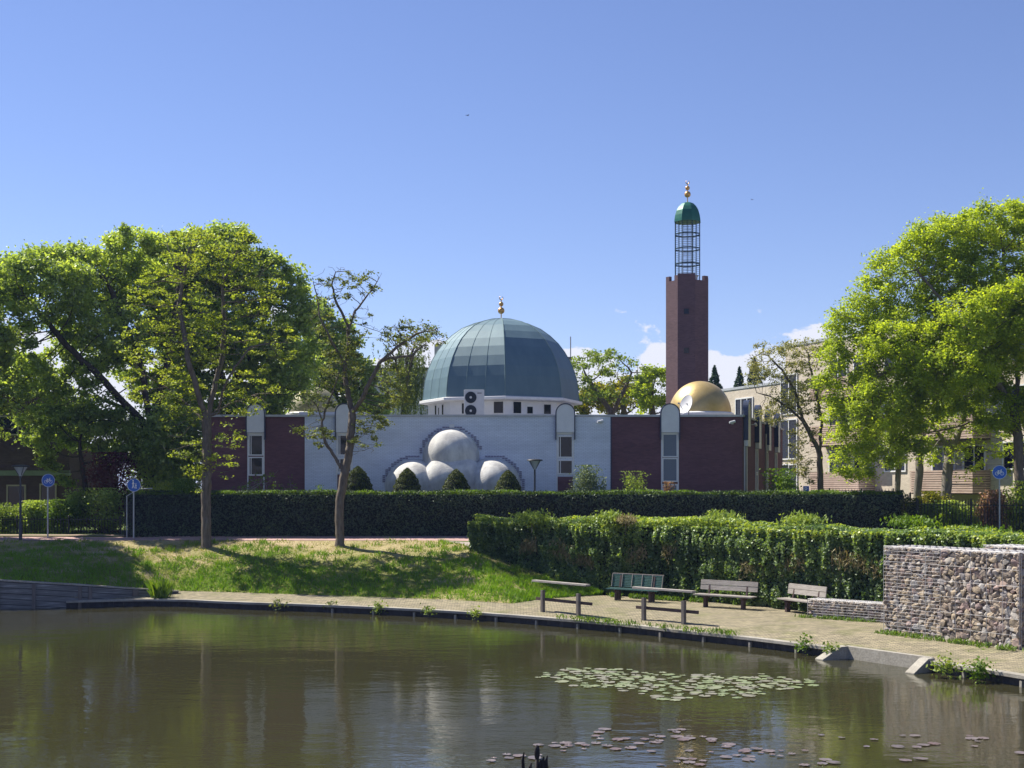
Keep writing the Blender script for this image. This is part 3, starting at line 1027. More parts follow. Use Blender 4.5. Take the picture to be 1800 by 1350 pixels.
def tuft(name, x, y, z, n, h, spread, mat, label, cat='grass tuft', group=None, seed=0, w=0.02, var=None):
    r = np.random.default_rng(seed)
    px = r.normal(size=(n, 2)) * spread * 0.5
    hh = h * r.uniform(0.45, 1.1, n)
    ln = px * 0.35 + r.normal(size=(n, 2)) * h * 0.12
    a = r.uniform(0, PI, n); dx, dy = np.cos(a) * w / 2, np.sin(a) * w / 2
    V = np.zeros((n, 4, 3))
    V[:, 0] = np.stack([px[:, 0] - dx, px[:, 1] - dy, 0 * dx], 1)
    V[:, 1] = np.stack([px[:, 0] + dx, px[:, 1] + dy, 0 * dx], 1)
    V[:, 2] = np.stack([px[:, 0] + ln[:, 0] * .5 + dx * .8, px[:, 1] + ln[:, 1] * .5 + dy * .8, hh * 0.7], 1)
    V[:, 3] = np.stack([px[:, 0] + ln[:, 0] * 1.3, px[:, 1] + ln[:, 1] * 1.3, hh], 1)
    V += np.array([x, y, z])
    Fc = np.arange(n * 4).reshape(n, 4)
    o = np_mesh(name, V.reshape(-1, 3), Fc, mat, r.uniform(0.2, 1, n))
    return tag(o, label, cat, group)


# =================================================================== BUILDING: MOSQUE
WY = 66.0; ZR = 8.13; ZG = 2.2


def fx(px, Y=WY): return (px - 900) * Y / F
def fz(py, Y=WY): return HC - (py - HY) * Y / F


mq = thing('mosque', 'low brick mosque with large green dome, gold side domes and arched white panels', 'mosque', (fx(850), WY, PZ))
XL, XW0, XW1, XR = fx(368), fx(536), fx(1073), fx(1305)
SD = Vector((5.2, 16, 0)).normalized(); SN = Vector((SD.y, -SD.x, 0))
CR = Vector((XR, WY, 0)); CE = CR + SD * 17.0
T = 0.35
# front walls
MB().box2((XL, WY, ZG), (XW0, WY + T, ZR)).build('red_brick_wall', M['red_brick'], mq, uvs=True)
wwall = MB().box2((XW0, WY - 0.06, ZG), (XW1, WY + T, ZR)).build('white_brick_wall', M['white_brick'], mq, uvs=True)
MB().add([(XW1, WY, ZG), (XR, WY, ZG), (XR + .1, WY + T, ZG), (XW1, WY + T, ZG), (XW1, WY, ZR), (XR, WY, ZR), (XR + .1, WY + T, ZR), (XW1, WY + T, ZR)],
         [(0, 3, 2, 1), (4, 5, 6, 7), (0, 1, 5, 4), (1, 2, 6, 5), (2, 3, 7, 6), (3, 0, 4, 7)]).build('red_brick_wall', M['red_brick'], mq, uvs=True)
a, b = CR + SD * 0.38, CE
MB().add([tuple(a + Vector((0, 0, ZG))), tuple(b + Vector((0, 0, ZG))), tuple(b - SN * T + Vector((0, 0, ZG))), tuple(a - SN * T + Vector((0, 0, ZG))),
          tuple(a + Vector((0, 0, ZR))), tuple(b + Vector((0, 0, ZR))), tuple(b - SN * T + Vector((0, 0, ZR))), tuple(a - SN * T + Vector((0, 0, ZR)))],
         [(0, 3, 2, 1), (4, 5, 6, 7), (0, 1, 5, 4), (1, 2, 6, 5), (2, 3, 7, 6), (3, 0, 4, 7)]).build('side_brick_wall', M['red_brick'], mq, uvs=True)
MB().box2((XL, WY + T, ZG), (XL + T, WY + 17, ZR)).box2((XL, WY + 17, ZG), (CE.x, WY + 17 + T, ZR)).build('rear_brick_wall', M['red_brick'], mq, uvs=True)
MB().add([(XL + T, WY + T, 7.78), (XR, WY + T, 7.78), (CE.x - .4, WY + 16.9, 7.78), (XL + T, WY + 16.9, 7.78)], [(0, 1, 2, 3)]).build('flat_roof', M['roofing'], mq)
# coping strips
cp = MB()
cp.box2((XL - .05, WY - 0.10, ZR + 0.004), (XR + .03, WY + T + .05, ZR + 0.11))
cp.bar(CR + SD * 0.02 - SN * 0.16 + Vector((0, 0, ZR + .055)), CE - SN * 0.16 + Vector((0, 0, ZR + .055)), T + .14, .10)
cp.build('coping', M['coping'], mq)
# corner trim lines between brick colours
MB().box2((XW1 - 0.0, WY - 0.075, ZG), (XW1 + 0.05, WY - 0.002, ZR)).build('corner_trim', M['navy_trim'], mq)


def frameT(o, xdir, n):
    """local (x along the wall, y outwards, z up) -> world"""
    return Matrix(((xdir.x, n.x, 0, o.x), (xdir.y, n.y, 0, o.y), (xdir.z, n.z, 1, o.z), (0, 0, 0, 1)))


def window(Tm, x0, x1, z0, z1, parent, glass, fr=0.07, depth=0.06, mull=None, name='window'):
    f = MB(Tm)
    f.box2((x0, 0.004, z0), (x0 + fr, depth, z1)).box2((x1 - fr, 0.004, z0), (x1, depth, z1))
    f.box2((x0 + fr, 0.004, z0), (x1 - fr, depth, z0 + fr)).box2((x0 + fr, 0.004, z1 - fr), (x1 - fr, depth, z1))
    if mull: f.box2((mull - .02, 0.01, z0 + fr), (mull + .02, depth * .8, z1 - fr))
    w = f.build(name, M['frame_white'], parent)
    MB(Tm).box2((x0 + fr, 0.002, z0 + fr), (x1 - fr, 0.02, z1 - fr)).build('pane', glass, w)
    return w


def arched_panel(Tm, w, zb, zt, parent, thick=0.14, rim=True, proud=0.0):
    r = w / 2; n = 18
    arc = [(r * math.cos(PI * k / n), zt - r + r * math.sin(PI * k / n)) for k in range(n + 1)]
    poly = [(-r, zb), (r, zb)] + arc
    poly = [(-r, zb), (r, zb)] + arc[0:]
    poly = [poly[0], poly[1]] + arc[1:-1] if False else [(-r, zb), (r, zb)] + [p for p in arc]
    m = MB(Tm); m.prism(poly, lambda u, v, t_: (u, t_, v), proud, proud + thick)
    pnl = m.build('arched_panel', M['panel_white'], parent)
    if rim:
        R2 = r + 0.055
        rm = MB(Tm)
        arc2 = [(R2 * math.cos(PI * k / n), zt - r + R2 * math.sin(PI * k / n)) for k in range(n + 1)]
        for k in range(n):
            q = [arc[k], arc2[k], arc2[k + 1], arc[k + 1]]
            rm.prism(q, lambda u, v, t_: (u, t_, v), proud - 0.06, proud + thick + 0.02)
        rm.prism([(r + .004, 7.0), (R2, 7.0), (R2, zt - r), (r + .004, zt - r)], lambda u, v, t_: (u, t_, v), proud - .02, proud + thick + .02)
        rm.prism([(-R2, 7.0), (-r - .004, 7.0), (-r - .004, zt - r), (-R2, zt - r)], lambda u, v, t_: (u, t_, v), proud - .02, proud + thick + .02)
        rm.build('rim', M['navy_trim'], pnl)
    return pnl


XD, ND = Vector((1, 0, 0)), Vector((0, -1, 0))
# (centre px, glass, list of (z0,z1) panes in px rows, brick apron, proud)
front = [(450, 30, 'glass', [(764, 801), (803, 836)], None, 0.0), (606, 29, 'glass', [(764, 801), (805, 831)], 834, 0.06),
         (993.5, 31, 'glass', [(766, 805), (808, 834)], 838, 0.06), (1177.5, 31, 'blind_glass', [(762, 804), (805, 847), (851, 880)], None, 0.0)]
for cx, wpx, gl_, panes, apron, pr in front:
    Tm = frameT(Vector((fx(cx), WY - pr, 0)), XD, ND)
    w = wpx / (F / WY)
    arched_panel(Tm, w, fz(760.5), fz(711), mq, proud=0.02)
    st_ = MB(Tm).box2((-w / 2 + .0, 0.006, fz(764)), (w / 2, 0.06, fz(761)))
    st_.box2((-w / 2, 0.003, ZG), (-w / 2 + .05, 0.045, fz(764))).box2((w / 2 - .05, 0.003, ZG), (w / 2, 0.045, fz(764)))
    st_.build('surround', M['frame_white'], mq)
    for (y0, y1) in panes:
        window(Tm, -w / 2 + .055, w / 2 - .055, fz(y1), fz(y0), mq, M[gl_], fr=0.06, depth=0.055, mull=(-w * .28 if gl_ == 'glass' else None))
    if apron:
        MB(Tm).box2((-w / 2 + .06, 0.004, ZG), (w / 2 - .06, 0.03, fz(apron))).build('brick_apron', M['red_brick'], mq, uvs=True)
# side wall panels and window strips
for s_ in (0.9, 5.0, 9.2, 13.4):
    Tm = frameT(CR + SD * s_, SD, SN)
    arched_panel(Tm, 0.95, 6.7, 8.95, mq, thick=0.20, rim=True, proud=0.02)
    MB(Tm).box2((-.40, 0.003, ZG), (-.33, .07, 6.69)).box2((.33, 0.003, ZG), (.40, .07, 6.69)).build('surround', M['frame_white'], mq)
    for z0, z1 in ((5.4, 6.65), (4.0, 5.35), (2.6, 3.95)):
        window(Tm, -.32, .32, z0, z1, mq, M['glass'], fr=0.05, depth=.05)
for s_ in (0.55, 8.3):
    Tm = frameT(CR + SD * s_, SD, SN)
    MB(Tm).tube([(0, .09, ZG), (0, .09, 7.6)], .05, 8).build('downpipe', M['metal_grey'], mq)

# ---- trefoil apse of plastered spheres on the white wall
WF = WY - 0.06
ap = MB()


def sphere_part(mb, cx, cy, r, sq=1.0, zb=None, n=36, m=18, ry=None, ex=1.0):
    """the part of a ball in front of the white wall; runs down as a drum below its centre"""
    X, Z = fx(cx), fz(cy)
    ry = ry or r * sq
    vs, fs = [], []
    rowsN = m
    prof = []
    for i in range(rowsN + 1):
        e = PI / 2 * i / rowsN          # from pole down to equator
        prof.append((math.sin(e) * r, math.sin(e) * ry, Z + math.cos(e) * r))
    prof.append((r, ry, ZG))
    for rx_, ry_, z in prof:
        for k in range(n + 1):
            t_ = PI * k / n
            c_, s_ = math.cos(t_), math.sin(t_)
            vs.append((X + rx_ * math.copysign(abs(c_) ** ex, c_), WF + 0.02 - ry_ * max(s_, 0) ** ex, z))
    for i in range(len(prof) - 1):
        for k in range(n):
            a = i * (n + 1) + k
            fs.append((a, a + 1, a + n + 2, a + n + 1))
    mb.add(vs, fs)


RC = 50 / (F / WY)
apb = MB(); sphere_part(apb, 793, 804, RC * 1.0, ry=1.45)
cw = apb.build('upper_lobe', M['plaster'], mq, True)
apb = MB(); sphere_part(apb, 728, 857, RC * 1.02, ry=2.25); lw = apb.build('side_lobe', M['plaster'], mq, True)
apb = MB(); sphere_part(apb, 865, 855, RC * 1.02, ry=2.25); rw = apb.build('side_lobe', M['plaster'], mq, True)
apb = MB(); sphere_part(apb, 796, 854, RC * 1.2, ry=2.0, ex=.62); bw_ = apb.build('centre_lobe', M['plaster'], mq, True)
# toothed dark brick edging round the lobes
def edging(cx, cy, rpx, a0, a1, step=3.4, out=2.2):
    eb = MB()
    """bricks laid in courses that step round the arc"""
    seen = set()
    n = int(abs(a1 - a0) / 1.2)
    for i in range(n + 1):
        a = R(a0 + (a1 - a0) * i / n)
        x = cx + (rpx + out) * math.cos(a); y = cy - (rpx + out) * math.sin(a)
        gx, gy = round(x / 5.0), round(y / step)
        if (gx, gy) in seen: continue
        seen.add((gx, gy))
        X, Z = fx(gx * 5.0), fz(gy * step)
        eb.box((X, WF - 0.02, Z), (0.125, 0.035, 0.07))
    eb.build('toothed_brick_edging', M['edge_brick'], mq)


edging(793, 804, 51, 18, 172)
edging(728, 857, 52, 82, 170)
edging(865, 855, 52, -5, 98)
MB().box2((fx(790), WF - .05, fz(752)), (fx(799), WF - .003, fz(746))).build('arch_vent', M['frame_white'], mq)

# ---- central drum and octagonal dome
DY = 78.0
DC = Vector((fx(881, DY), DY, 0))
OA = math.atan2(-1, 0) + R(3.2)      # direction of one corner (towards the camera, 3 deg right)


def octpts(r, z, a0=OA, n=8): return [(DC.x + r * math.cos(a0 + 2 * PI * k / n), DC.y + r * math.sin(a0 + 2 * PI * k / n), z) for k in range(n)]


def oct_shell(prof, name, mat, smooth=False, c=DC, a0=OA, parent=mq):
    m = MB(); m.lathe(prof, (c.x, c.y, 0), 8, a0)
    return m.build(name, mat, parent, smooth)


ZE = fz(712, DY)
oct_shell([(4.25, 7.7), (4.25, ZE)], 'drum', M['white_paint'])
oct_shell([(4.3, ZE + .001), (4.72, ZE + 0.03), (4.76, ZE + .07), (4.76, ZE + .20), (4.5, ZE + .26)], 'eave', M['white_paint'])
prof_px = [(137.5, 707), (136, 688), (133.5, 670), (129, 652.5), (121.5, 635), (112, 618.5), (100.5, 603.5), (86, 590), (69, 578), (47, 569), (22, 562.6), (2.5, 560)]
kx = DY / F
dome_prof = [(r * kx * 1.0, HC - (y - HY) * kx) for r, y in prof_px]
dome = oct_shell(dome_prof, 'dome', M['dome_green'])
# standing seams along facets (corner ribs plus two thin ones per facet)
sm = MB()
for k in range(8):
    for fr_ in ((0.0, 1 / 3, 2 / 3) if k in (6, 7) else (0.0,)):
        pts = []
        for r, z in dome_prof:
            a = OA + 2 * PI * k / 8; b = a + PI / 4
            p = Vector((math.cos(a), math.sin(a), 0)).lerp(Vector((math.cos(b), math.sin(b), 0)), fr_) * (r + 0.005)
            pts.append(Vector((DC.x + p.x, DC.y + p.y, z + 0.004)))
        sm.tube(pts, 0.022 if fr_ == 0 else 0.009, 5)
sm.build('seam', M['seam_green'], dome)
# drum windows
for k, items in ((0, [(-1.15, .55, .55), (-.30, .42, .3), (.75, .5, .45)]), (7, [(0.95, .62, .55), (-.95, .35, .5)]), (6, [(-.6, .3, .5), (-.1, .2, .35), (.45, .3, .5)])):
    a = OA + 2 * PI * k / 8; b = a + PI / 4
    A, B_ = [Vector((DC.x + 4.25 * math.cos(q), DC.y + 4.25 * math.sin(q), 0)) for q in (a, b)]
    mid = (A + B_) / 2; xd = (B_ - A).normalized(); nd = Vector((xd.y, -xd.x, 0))
    if nd.dot(mid - DC) < 0: nd = -nd
    Tm = frameT(mid, xd, nd)
    for x0, w_, h_ in items:
        window(Tm, x0, x0 + w_, 8.72, 8.72 + h_ + .15, mq, M['glass'], fr=.035, depth=.03)


def finial(c, z0, h, r1, r2, parent, name='finial', mat=M['finial_gold']):
    m = MB()
    m.tube([(c.x, c.y, z0 - .05), (c.x, c.y, z0 + h * 0.86)], 0.03, 6)
    zc1, zc2 = z0 + h * 0.36, z0 + h * 0.66
    for r, zc in ((r1, zc1), (r2, zc2)):
        m.lathe([(r * math.sin(PI * i / 12) + .001, -r * math.cos(PI * i / 12)) for i in range(13)], (c.x, c.y, zc), 16)
    f = m.build(name, mat, parent, 'auto')
    cr = MB()
    R_ = r2 * 0.75; n = 16
    pts = [(c.x + R_ * math.sin(R(-150 + 300 * i / n)), c.y, z0 + h * 0.86 + R_ - R_ * math.cos(R(-150 + 300 * i / n))) for i in range(n + 1)]
    cr.tube(pts, [0.008 + 0.022 * math.sin(PI * i / n) for i in range(n + 1)], 6)
    cr.build('crescent', mat, f)
    return f


finial(DC, fz(560, DY), 1.28, 0.195, 0.135, mq)
# small gold domes
for cx, rp, Y_, mt, ytop, yb in ((1230.5, 54.5, 73.0, 'gold', 670, 727), (552, 45.5, 80.0, 'gold_shaded', 680, 727)):
    kk = Y_ / F
    c = Vector(((cx - 900) * kk, Y_, 0)); zb = HC - (yb - HY) * kk; rr = rp * kk; hh = (yb - ytop) * kk
    prof = [(rr * math.cos(PI / 2 * i / 20) + (.001 if i == 20 else 0), zb + hh * math.sin(PI / 2 * i / 20)) for i in range(21)]
    m = MB(); m.lathe([(rr, 7.7)] + prof, (c.x, c.y, 0), 48)
    d = m.build('gold_dome', M[mt], mq, 'auto')
    m = MB(); m.lathe([(rr + .004, 7.79), (rr + .14, 7.79), (rr + .14, zb - .02), (rr + .05, zb + .04), (rr + .004, zb + .04)], (c.x, c.y, 0), 48)
    m.build('dome_kerb', M['white_paint'], mq)
# white upstand left of the small rear dome, round roof vents
MB().box2((fx(640, 74) - 3.6, 74, 7.79), (fx(640, 74), 77, fz(724, 74))).build('roof_upstand', M['white_paint'], mq)
for cx in (495, 867, 770):
    m = MB(); c = P(cx, 731, 71)
    m.lathe([(.30, 7.79), (.30, 8.2), (.36, 8.2), (.30, 8.38), (.16, 8.48), (.001, 8.52)], (c.x, c.y, 0), 16)
    m.build('roof_vent', M['metal_grey'], mq, 'auto')

# ---- minaret
MY = 84.0; mk = MY / F
mc = Vector(((1208 - 900) * mk, MY, 0))
mn = thing('minaret', 'slender octagonal brick minaret topped by green cage and cap', 'minaret', (mc.x, mc.y, 2.8))
ma0 = -PI / 2 + R(13)
mr = 39.5 * mk


def mz(y): return HC - (y - HY) * mk


MB().lathe([(mr, 2.7), (mr, mz(497))], (mc.x, mc.y, 0), 8, ma0).build('shaft', M['minaret_brick'], mn, uvs=True)
cor = [Vector((mc.x + mr * math.cos(ma0 + k * PI / 4), mc.y + mr * math.sin(ma0 + k * PI / 4), 0)) for k in range(8)]
ins = [mc + (p - mc) * 0.86 for p in cor]
mm = MB()
for k in range(8):
    a, b, ai, bi = cor[k], cor[(k + 1) % 8], ins[k], ins[(k + 1) % 8]
    spans = [(0, 1)] if k == 7 or k == 3 else [(0, .28), (.72, 1)] if k in (5, 6, 1, 2) else [(.72, 1.0)] if k == 0 else [(0, .3)]
    for u0, u1 in spans:
        q = [a.lerp(b, u0), a.lerp(b, u1), ai.lerp(bi, u1), ai.lerp(bi, u0)]
        z0, z1 = mz(497) + .002, mz(486 if k in (7, 3) else 488.5)
        mm.add([(p.x, p.y, z0) for p in q] + [(p.x, p.y, z1) for p in q], [(0, 3, 2, 1), (4, 5, 6, 7), (0, 1, 5, 4), (1, 2, 6, 5), (2, 3, 7, 6), (3, 0, 4, 7)])
mm.build('battlement', M['minaret_brick'], mn, uvs=True)
fmid = (cor[7] + cor[0]) / 2; fxd = (cor[0] - cor[7]).normalized(); fnd = Vector((fxd.y, -fxd.x, 0))
if fnd.dot(fmid - mc) < 0: fnd = -fnd
Tm = frameT(fmid, fxd, fnd)
for yy in (552, 620):
    w = MB(Tm).box2((-.15, .003, mz(yy + 4.5)), (.15, .02, mz(yy - 4.5))).build('window', M['glass'], mn)
    f = MB(Tm)
    for q in ((-.18, -.15), (.15, .18)): f.box2((q[0], .003, mz(yy + 5.5)), (q[1], .05, mz(yy - 5.5)))
    f.box2((-.15, .003, mz(yy + 5.5)), (.15, .05, mz(yy + 4.5))); f.box2((-.15, .003, mz(yy - 4.5)), (.15, .05, mz(yy - 5.5)))
    f.build('frame', M['minaret_brick'], w)
# cage
cg = MB(); rc = 23.0 * mk; za, zb = mz(497), mz(387)
cc = Vector((mc.x + 0.02, mc.y, 0))
for k in range(16):
    a = ma0 + PI / 8 * k; rr = rc if k % 2 == 0 else rc * math.cos(PI / 8)
    cg.tube([(cc.x + rr * math.cos(a), cc.y + rr * math.sin(a), za), (cc.x + rr * math.cos(a), cc.y + rr * math.sin(a), zb)], .024 if k % 2 == 0 else .016, 5)
for y in (465, 438, 412.5, 390):
    pts = [(cc.x + rc * math.cos(ma0 + PI / 4 * k), cc.y + rc * math.sin(ma0 + PI / 4 * k), mz(y)) for k in range(8)]
    for i in range(8): cg.bar(pts[i], pts[(i + 1) % 8], .05, .07)
cage = cg.build('cage', M['cage_green'], mn)
gr_ = MB()
for i in range(34):
    z = za + (zb - za) * (i + .5) / 34
    pts = [(cc.x + rc * .97 * math.cos(ma0 + PI / 4 * k), cc.y + rc * .97 * math.sin(ma0 + PI / 4 * k), z) for k in range(8)]
    gr_.tube(pts + [pts[0]], .007, 4, False)
gr_.build('wire_mesh', M['cage_green'], mn)
ld = MB()
for dx in (-.26, .26): ld.tube([(cc.x + dx, cc.y + .2, za), (cc.x + dx, cc.y + .2, zb)], .018, 5)
for i in range(26):
    z = za + (zb - za) * (i + .5) / 26
    ld.tube([(cc.x - .26, cc.y + .2, z), (cc.x + .26, cc.y + .2, z)], .013, 4)
ld.build('ladder', M['metal_grey'], mn)
capp = [(24.5, 391), (24.2, 386), (23, 379), (20.5, 371), (16.5, 364), (11, 358.5), (5, 355.8), (.5, 354.8)]
MB().lathe([(r * mk, mz(y)) for r, y in capp], (cc.x, cc.y, 0), 8, ma0).build('green_cap', M['cap_green'], mn)
finial(cc, mz(355), 1.32, 0.20, 0.14, mn)
lp = P(1223, 489, 83.2)
MB().lathe([(.05, -.2), (.07, -.1), (.16, .14), (.20, .16)], (lp.x, lp.y, lp.z), 12).box((lp.x - .22, lp.y, lp.z), (.14, .14, .24)).build('loudspeaker', M['ac_white'], mn, 'auto')

# ---- rooftop things: AC unit, dish, cameras
ac0 = P(833, 733, 72.0)
ac = thing('air_conditioner', 'grey double-fan outdoor air conditioner standing on the mosque roof', 'air conditioner', (ac0.x, ac0.y, 7.8))
k72 = 72 / F
x0, x1 = (815.5 - 900) * k72, (851 - 900) * k72; zt_, zb_ = HC - (685 - HY) * k72, 8.22
MB().box2((x0, 72, zb_), (x1, 72.42, zt_)).build('casing', M['ac_white'], ac, bevel=.02)
MB().box2((x0 + .05, 72.04, 7.79), (x0 + .15, 72.38, zb_)).box2((x1 - .15, 72.04, 7.79), (x1 - .05, 72.38, zb_)).build('leg', M['metal_grey'], ac)
for yy in (698.5, 722):
    c = P(827.5, yy, 71.985)
    m = MB()
    prof = [(.30, 0), (.30, .03), (.27, .03), (.27, 0.004)]
    vs = []
    n = 28
    ring_pts = lambda r, y_: [(c.x + r * math.cos(2 * PI * i / n), y_, c.z + r * math.sin(2 * PI * i / n)) for i in range(n)]
    m.add(ring_pts(.31, 71.985), [tuple(range(n))]); m.add(ring_pts(.31, 71.97) + ring_pts(.31, 71.99), [tuple(range(n))] + [(i, (i + 1) % n, n + (i + 1) % n, n + i) for i in range(n)])
    fan = m.build('fan', M['ac_dark'], ac)
    g_ = MB()
    for rr in (.11, .17, .23, .29):
        pts = ring_pts(rr, 71.955); g_.tube(pts + [pts[0]], .006, 4, False)
    for i in range(12):
        a = PI * i / 6; g_.tube([(c.x + .06 * math.cos(a), 71.952, c.z + .06 * math.sin(a)), (c.x + .30 * math.cos(a), 71.952, c.z + .30 * math.sin(a))], .005, 4)
    g_.build('grille', M['ac_dark'], fan)
    m = MB(); m.add(ring_pts(.065, 71.945) + ring_pts(.065, 71.969), [tuple(range(n))] + [(i, (i + 1) % n, n + (i + 1) % n, n + i) for i in range(n)])
    m.build('hub', M['ac_white'], fan)
MB().box2((x0 + .72, 71.985, zt_ - .22), (x0 + .95, 71.998, zt_ - .15)).build('badge', M['metal_grey'], ac)

ds = P(1206, 710, 69.5)
dish = thing('satellite_dish', 'white satellite dish in front of the large gold dome', 'satellite dish', (ds.x, ds.y, 7.8))
dd = Vector((math.sin(R(-60)), -math.cos(R(-60)), 0.25)).normalized()
q = dd.to_track_quat('Z', 'Y').to_matrix().to_4x4()
m = MB(Matrix.Translation(ds) @ q)
rd_ = .50
m.lathe([(rd_ * i / 10 + .001, .11 * (i / 10) ** 2 - .10) for i in range(11)] + [(rd_ * i / 10 + .001, .11 * (i / 10) ** 2 - .125) for i in range(10, -1, -1)], (0, 0, 0), 36)
m.build('reflector', M['panel_white'], dish, 'auto')
m = MB(Matrix.Translation(ds) @ q); m.tube([(0, -rd_ * .9, 0), (0, -.1, .42)], .015, 6).lathe([(.035, .38), (.05, .48), (.03, .52)], (0, -.1, 0), 10)
m.build('receiver_arm', M['metal_grey'], dish)
MB().tube([(ds.x + .15, ds.y + .1, 7.79), (ds.x + .15, ds.y + .1, ds.z)], .03, 8).tube([(ds.x + .15, ds.y + .1, ds.z), (ds.x, ds.y, ds.z)], .03, 8).build('mast', M['metal_grey'], dish)

for i, (x_, y_, lab) in enumerate(((1056, 742, 'white security camera on the white brick wall'), (1288, 743, 'white security camera on red brick near the front corner'))):
    c = P(x_, y_, WY - .2)
    sc_ = thing('security_camera', lab, 'security camera', (c.x, WY, c.z), 'security cameras on the mosque walls')
    MB().bar((c.x, WY - .065, c.z + .02), (c.x, c.y, c.z + .02), .05, .05).box((c.x, WY - .075, c.z), (.12, .02, .14)).build('bracket', M['panel_white'], sc_)
    MB().tube([(c.x + .1, c.y - .02, c.z + .06), (c.x - .18, c.y - .14, c.z + .0)], [.07, .055], 10).build('housing', M['panel_white'], sc_)
Tm = frameT(CR + SD * 2.6 + Vector((0, 0, fz(743))), SD, SN)
c = Tm @ Vector((0, 0, 0))
sc_ = thing('security_camera', 'white security camera on the side wall between two arched panels', 'security camera', tuple(c), 'security cameras on the mosque walls')
MB(Tm).bar((0, .0, .02), (0, .25, .02), .05, .05).box((0, .012, 0), (.12, .02, .14)).build('bracket', M['panel_white'], sc_)
MB(Tm).tube([(-.12, .3, .06), (.12, .3, -.02)], [.055, .07], 10).build('housing', M['panel_white'], sc_)

# =================================================================== HEDGES, IVY WALL
def surf_leaves(name, rects, dens, rng, mat, L, W, parent, out=0.06, tone=0.0, rough=None, nb=0.9, up=0.15, topc=None):
    """leaf clumps over rectangles (origin, u, v, normal)"""
    Cs, Ns, Vr = [], [], []
    for o, u, v, n in rects:
        o, u, v, n = [np.array(q, float) for q in (o, u, v, n)]
        area = np.linalg.norm(np.cross(u, v)); k = int(area * dens)
        a, b = rng.uniform(size=(2, k))
        p = o + a[:, None] * u + b[:, None] * v
        lump = snoise(p[:, 0], p[:, 1], p[:, 2], 11, 2.0)
        off = (rough or out) * (lump * 1.6 - 0.3) + rng.normal(size=k) * out * 0.5
        p = p + n * off[:, None]
        Cs.append(p); Ns.append(np.tile(n, (k, 1)) * nb)
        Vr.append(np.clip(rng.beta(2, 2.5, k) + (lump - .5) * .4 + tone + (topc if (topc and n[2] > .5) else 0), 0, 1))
    return leaves(name, np.vstack(Cs), rng, mat, parent, L, W, up, np.concatenate(Vr), nrm=np.vstack(Ns))


HYF, HYB = 61.1, 62.2
HX0, HX1 = (222 - 900) * HYF / F, (1592 - 900) * HYF / F
hz = HC - (869 - HY) * HYF / F
hd = thing('hedge', 'long clipped green hedge, sunlit on top and dark on its front', 'hedge', ((HX0 + HX1) / 2, 61.9, PZ))
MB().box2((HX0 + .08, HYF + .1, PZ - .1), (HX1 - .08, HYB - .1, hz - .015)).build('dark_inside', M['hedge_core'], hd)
rg = np.random.default_rng(21)
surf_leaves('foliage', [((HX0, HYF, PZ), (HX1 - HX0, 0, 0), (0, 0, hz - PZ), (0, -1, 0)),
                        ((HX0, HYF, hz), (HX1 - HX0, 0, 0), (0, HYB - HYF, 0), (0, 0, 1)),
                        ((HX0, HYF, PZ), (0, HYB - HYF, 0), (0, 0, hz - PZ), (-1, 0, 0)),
                        ((HX1, HYF, PZ), (0, HYB - HYF, 0), (0, 0, hz - PZ), (1, 0, 0))], 420, rg, LM['hedge'], .10, .05, hd, out=.06, rough=.11, topc=.3)  # topc lightens the top leaves, so the sunlit top is partly coloured in
# young shoots standing on the top
k = 22000
xs = rg.uniform(HX0, HX1, k); ys = rg.uniform(HYF - .02, HYB, k); ln = snoise(xs, ys, xs * 0, 4, 1.2)
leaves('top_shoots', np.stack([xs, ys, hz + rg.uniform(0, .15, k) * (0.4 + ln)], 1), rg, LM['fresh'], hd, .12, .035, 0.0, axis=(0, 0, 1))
# darker end block of the hedge on the right
X0, X1 = (1590 - 900) * 60.6 / F, (1614 - 900) * 60.6 / F
h2 = thing('hedge', 'short dark clipped hedge block at the start of the iron fence', 'hedge', ((X0 + X1) / 2, 61, PZ))
z2 = HC - (879 - HY) * 60.4 / F
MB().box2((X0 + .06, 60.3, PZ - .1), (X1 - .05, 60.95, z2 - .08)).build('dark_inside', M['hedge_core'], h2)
surf_leaves('foliage', [((X0, 60.2, PZ), (X1 - X0, 0, 0), (0, 0, z2 - PZ), (0, -1, 0)), ((X0, 60.2, z2), (X1 - X0, 0, 0), (0, .8, 0), (0, 0, 1)), ((X0, 60.2, PZ), (0, .8, 0), (0, 0, z2 - PZ), (-1, 0, 0)),
                        ((X1, 60.2, PZ), (0, .8, 0), (0, 0, z2 - PZ), (1, 0, 0))], 420, rg, LM['yew'], .09, .04, h2, out=.05)

# ivy wall along a bent line
IV = [Vector(p) for p in [(-1.65, 56.7, 1.9), (0.3, 55.7, 1.3), (3.5, 52.8, .45), (7.8, 48.8, .45), (12.2, 42.9, .45), (13.6, 41.2, .45), (16.0, 37.8, .45), (19.0, 33.0, .45)]]
ivz = 3.22
iw = thing('ivy_wall', 'long retaining wall smothered in ivy behind the benches', 'ivy wall', tuple(IV[2]))
core = MB(); rects = []; tops = []
vsn = []
for i, p in enumerate(IV):
    a = IV[max(i - 1, 0)]; b = IV[min(i + 1, len(IV) - 1)]
    d = Vector((b.x - a.x, b.y - a.y, 0)).normalized(); nr = Vector((-d.y, d.x, 0))
    if nr.y < 0: nr = -nr
    vsn.append(nr)
cv, cf = [], []
for p, nr in zip(IV, vsn):
    q = p + nr * 1.15
    s0 = p + nr * .10
    cv += [(s0.x, s0.y, min(p.z, .4) - .1), (s0.x, s0.y, ivz - .1), (q.x, q.y, ivz - .1), (q.x, q.y, 1.0)]
for i in range(len(IV) - 1):
    for k in range(4):
        k2 = (k + 1) % 4; cf.append((i * 4 + k, i * 4 + k2, i * 4 + 4 + k2, i * 4 + 4 + k))
